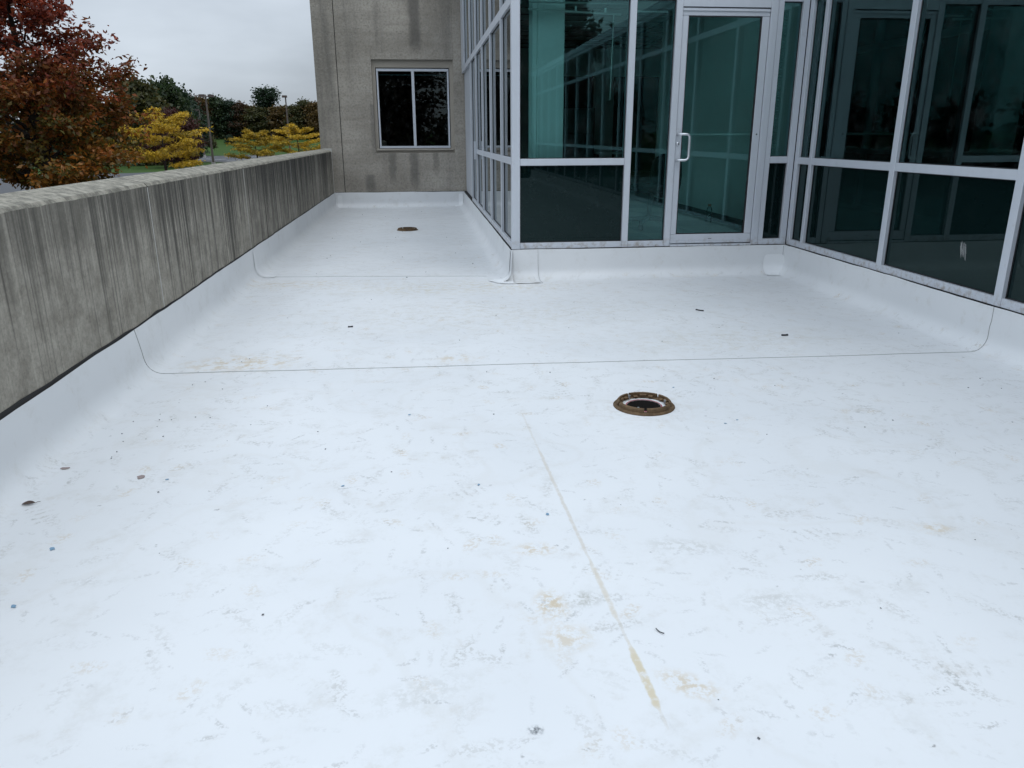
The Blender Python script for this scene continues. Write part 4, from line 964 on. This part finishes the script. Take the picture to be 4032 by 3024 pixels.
def oak_col(rg, C, H, g):
    h = C[:, 2] / H; t = np.clip((h - 0.26) / 0.36 + rg.normal(0, 0.16, len(C)) + (g - 0.5) * 0.6, 0, 1)
    low = mixc((0.095, 0.078, 0.012), (0.36, 0.125, 0.014), np.clip(g * 1.3 + rg.normal(0, 0.2, len(C)) - 0.25, 0, 1)); up = mixc((0.300, 0.050, 0.016), (0.100, 0.018, 0.013), rg.random(len(C)) ** 0.7)
    return np.clip((low * (1 - t[:, None]) + up * t[:, None]) * rg.uniform(0.65, 1.35, (len(C), 1)), 0.003, 1)
def oak_env(u): return 5.9 * (max(0.0, math.sin(math.pi * min(1, (u * 0.86 + 0.14)))) ** 0.7) * (1.0 if u < 0.45 else max(0.4, 1 - 1.1 * (u - 0.45)))
oak = tree_mesh(4, 17.5, oak_env, 0.36, 52, 0.10, 26, 0.30, 0.34, oak_col, (-0.01, 0.0), 0.55, 9, 0.35, 0.5, 0.8, True, 0.92, lambda u: 1.0 if u < 0.5 else max(0.3, 0.52 - 0.6 * (u - 0.5)))
plant('oak_tree', oak, (-24.15, 54.9, GZ), 'big maroon and rust oak filling the left edge above the parapet', 'tree', None, 0.4)
YEL = palette((0.20, 0.15, 0.018), (0.50, 0.32, 0.026), (0.62, 0.40, 0.028))
def loc_env(u): return 4.6 * math.sin(math.pi * min(1, u * 0.8 + 0.18)) ** 0.6
loc1 = tree_mesh(12, 8.6, loc_env, 0.17, 15, 0.20, 20, 0.27, 0.40, YEL, (0.02, 0), 0.25, 7, 0.75, 0.30, 0.40, True, 0.8)
loc2 = tree_mesh(21, 7.2, loc_env, 0.16, 15, 0.22, 18, 0.29, 0.44, palette((0.14, 0.11, 0.013), (0.40, 0.26, 0.02), (0.54, 0.34, 0.024)), (-0.02, 0), 0.28, 7, 0.7, 0.28, 0.45, True, 0.8)
plant('locust_tree', loc1, (-31.6, 104.5, GZ), 'bright yellow locust tree beside the oak, reaching towards the lamp post', 'tree', None, 0.2, (1.12, 1.05, 0.97))
plant('locust_tree', loc2, (-29.3, 150.0, GZ), 'golden locust tree before the lawn, left of the pair by the concrete wall', 'tree', None, 1.0, (1.0, 1, 0.86))
plant('locust_tree', loc1, (-21.9, 150.5, GZ), 'golden locust tree touching the edge of the concrete building', 'tree', None, 2.1, (1.2, 1.1, 0.82))
mar = tree_mesh(33, 8.4, lambda u: 4.6 * math.sin(math.pi * min(1, u * 0.85 + 0.15)) ** 0.6, 0.2, 20, 0.12, 26, 0.45, 0.36, palette((0.050, 0.016, 0.014), (0.085, 0.026, 0.018)), (0, 0), 0.4, 6, 0.3, 0.5, 0.8, True, 0.85)
plant('maroon_tree', mar, (-40.5, 139.0, GZ), 'dark maroon tree half hidden behind the bright yellow locust', 'tree', None, 0.3, (1.0, 1.0, 1.05))
GRN = [palette((0.016, 0.032, 0.012), (0.030, 0.052, 0.018), (0.045, 0.060, 0.018)), palette((0.030, 0.040, 0.014), (0.060, 0.062, 0.018), (0.085, 0.070, 0.02)), palette((0.012, 0.028, 0.014), (0.022, 0.044, 0.020)), palette((0.060, 0.045, 0.014), (0.12, 0.075, 0.018), (0.09, 0.05, 0.018)), palette((0.05, 0.03, 0.016), (0.075, 0.04, 0.02))]
def rnd_env(r_): return lambda u: r_ * math.sin(math.pi * min(1, u * 0.84 + 0.14)) ** 0.65
far = [tree_mesh(50 + i, 14.0, rnd_env(5.0), 0.25, 24, 0.07, 10, 0.75, 0.75, GRN[i], (0, 0), 0.5, 6, 0.2, 0.7, 0.9, True, 0.85) for i in range(5)]
pop = tree_mesh(71, 16.0, lambda u: 4.6 * (0.55 + 0.45 * math.sin(u * 9)) * (1 - 0.45 * u), 0.28, 30, 0.25, 9, 0.55, 0.55, palette((0.014, 0.032, 0.016), (0.026, 0.050, 0.022)), (0, 0), 0.9, 5, 0.1, 0.7, 1.0, True, 0.95, lambda u: 0.75)
far_t = [  # mesh, x, y, height scale, width scale, label
    (1, -49.5, 152.4, 1.03, 0.95, 'olive green tree rising just right of the oak crown'), (0, -48.0, 163.0, 1.08, 0.95, 'tall dark green tree above the bright yellow locust'),
    (2, -48.5, 173.5, 1.00, 0.85, 'dark green tree on the shoulder right of the tallest far crown'), (0, -60.0, 150.0, 1.10, 1.1, 'green tree behind the oak, mostly hidden by it'),
    (2, -58.0, 212.4, 1.03, 0.95, 'dark tree behind the maroon tree, left of the near lamp'), (4, -76.5, 286.0, 0.98, 1.05, 'brown-green tree behind the near double lamp, on its left'),
    (3, -73.2, 289.0, 0.97, 0.75, 'orange autumn tree peeping out beside the near lamp heads'), (0, -69.5, 291.5, 0.98, 1.0, 'dark green tree just right of the near double lamp'),
    (2, -65.4, 292.5, 0.88, 1.0, 'dark green tree at the back edge of the lawn'), (4, -62.0, 293.4, 0.84, 1.0, 'brownish tree at the lawn edge, left of the yellowish one'),
    (3, -58.6, 294.3, 0.78, 0.95, 'small yellowish tree left of the lone poplar'), (1, -55.0, 291.0, 0.74, 1.0, 'low olive tree at the foot of the lone poplar'), (3, -48.0, 292.0, 0.78, 1.0, 'ochre tree to the right of the lone poplar'),
    (1, -43.5, 293.0, 0.78, 1.05, 'olive tree behind the far single lamp'), (1, -39.3, 294.4, 0.90, 1.0, 'olive tree between the far lamp and concrete building'), (3, -35.6, 292.0, 0.88, 1.0, 'ochre brown tree touching the edge of the concrete building')]
for i, (m_, x, y, hs, ws, lb) in enumerate(far_t): plant('far_tree', far[m_], (x, y, gz(x, y) - 0.3), lb, 'tree', 'trees of the distant wood', i * 1.7, (ws, ws, hs))
plant('poplar_tree', pop, (-53.2, 298.0, gz(-53, 298) - 0.3), 'tall clumpy poplar standing above the distant tree line', 'tree', None, 0.4, (1.6, 1.6, 1.05))
# the massed wood behind, and the woodland round the site that the glass reflects
def wood(name, label, spots, seed, hmin, hmax, n_leaf=420, size=1.1):
    rg = np.random.default_rng(seed); Q, Cc, V, F = [], [], [], []
    pal = [palette((0.014, 0.028, 0.013), (0.028, 0.044, 0.017)), palette((0.035, 0.038, 0.014), (0.06, 0.05, 0.018)), palette((0.045, 0.030, 0.015), (0.07, 0.042, 0.018))]
    for i, (x, y) in enumerate(spots):
        h = rg.uniform(hmin, hmax); w = h * rg.uniform(0.28, 0.40); z0 = gz(x, y) - 0.3
        d = rg.normal(0, 1, (14, 3)); d /= np.linalg.norm(d, axis=1)[:, None]; cc = d * np.array([w, w, h * 0.42]) * rg.uniform(0.45, 1.0, (14, 1)) + np.array([x, y, z0 + h * 0.54])
        q, C = leaves(rg, cc, n_leaf // 14, w * 0.27, size, 0.2, 0.7); Q.append(q); Cc.append(pal[i % 3](rg, C, h, np.repeat(rg.random(14), n_leaf // 14)))
        tube_geo(V, F, [(x, y, z0), (x + 0.2, y, z0 + h * 0.5), (x, y, z0 + h * 0.85)], [0.28, 0.2, 0.05], 5)
    o = link(name, np_quads(name, np.concatenate(Q), np.concatenate(Cc), LEAF), None, None, 'stuff', label, 'wood')
    link('trunks', mesh('trunks', V, F, True), BARK, o, kind='stuff')
rw = random.Random(5)
sp_ = [(-75 + i * 2.6 + rw.uniform(-1, 1), 312 + rw.uniform(-4, 14)) for i in range(24)] + [(-95 + i * 1.9, 268 + i * 2.0 + rw.uniform(-2, 2)) for i in range(15)] + [(-95 + i * 2.2, 178 + i * 2.6 + rw.uniform(-3, 3)) for i in range(16)]
wood('distant_wood', 'dark massed wood behind the lawn and car park', sp_, 8, 9.5, 12.5, 700, 0.9)
sp2 = [(-135 + rw.uniform(-8, 8), -120 + i * 9) for i in range(24)] + [(-120 + i * 9, -125 + rw.uniform(-8, 8)) for i in range(30)]
wood('surrounding_wood', 'dark woodland on the open side of the roof, reflected in the glass', sp2, 9, 10, 15, 500, 1.3)
bk = tree_mesh(91, 16.0, rnd_env(5.5), 0.3, 28, 0.12, 24, 0.6, 0.5, palette((0.05, 0.02, 0.014), (0.05, 0.045, 0.016)), (0, 0), 0.5, 7, 0.3, 0.55, 0.8, True, 0.9, lambda u: 0.8)
plant('roadside_tree', bk, (8.0, -42.0, GZ), 'brown tree beyond the end of the roof, reflected in the bay window', 'tree'); plant('roadside_tree', bk, (-3.5, -52.0, GZ), 'second brown tree beyond the roof end, reflected in the dark window', 'tree', None, 2.0)
# small planting on the lawn
shr = tree_mesh(95, 2.4, lambda u: 1.7 * (1 - 0.6 * u), 0.08, 12, 0.1, 12, 0.28, 0.30, GRN[2], (0, 0), 0.4, 4)
plant('lawn_shrub', shr, (-60.4, 268.3, gz(-60.4, 268.3)), 'small dark shrub out on the lawn', 'shrub')
sap = tree_mesh(96, 5.0, lambda u: 1.6 * math.sin(math.pi * min(1, u * 0.8 + 0.15)), 0.07, 10, 0.45, 12, 0.3, 0.32, GRN[1], (0, 0), 0.6, 4)
plant('sapling', sap, (-55.3, 223.3, gz(-55.3, 223.3)), 'thin young tree on the lawn just right of the near lamp post', 'tree')

# ================================================================== LAMP POSTS
def lamp(x, y, h, heads, label, rz=0.0, s=1.0):
    e = empty('lamp_post', (x, y, GZ), label, 'lamp post')
    V, F = [], []
    for z, w in ((0, 0.17), (h, 0.11)): V += [(x - w * s, y - w * s, GZ + z), (x + w * s, y - w * s, GZ + z), (x + w * s, y + w * s, GZ + z), (x - w * s, y + w * s, GZ + z)]
    link('pole', mesh('pole', V, BOXF), POLE, e)
    box('pole_base', x - 0.3, x + 0.3, y - 0.3, y + 0.3, GZ, GZ + 0.6, KERB, e, 0.02)
    for (dx, dy) in heads:
        V, F = [], []; tube_geo(V, F, [(x, y, GZ + h - 0.05), (x + dx * 0.4, y + dy * 0.4, GZ + h - 0.02)], 0.06, 6); link('arm', mesh('arm', V, F), LHD, e)
        cx_, cy_ = x + dx, y + dy; V = []
        for z, w in ((0, 0.50), (0.42, 0.46)): V += [(cx_ - w, cy_ - w * 0.7, GZ + h - 0.12 + z), (cx_ + w, cy_ - w * 0.7, GZ + h - 0.12 + z), (cx_ + w, cy_ + w * 0.7, GZ + h - 0.12 + z), (cx_ - w, cy_ + w * 0.7, GZ + h - 0.12 + z)]
        link('lamp_head', mesh('lamp_head', V, BOXF), LHD, e)
lamp(-36.4, 147.5, 11.6, ((-0.55, -0.3), (0.75, 0.6)), 'brown double-headed lamp post standing on the grass strip left of centre')
lamp(-26.8, 172.5, 12.6, ((-0.15, -0.2),), 'single-headed lamp post behind the golden trees near the concrete building')
lamp(-53.0, 207.0, 11.0, ((-0.5, 0.0),), 'thin distant lamp post just left of the near double lamp')
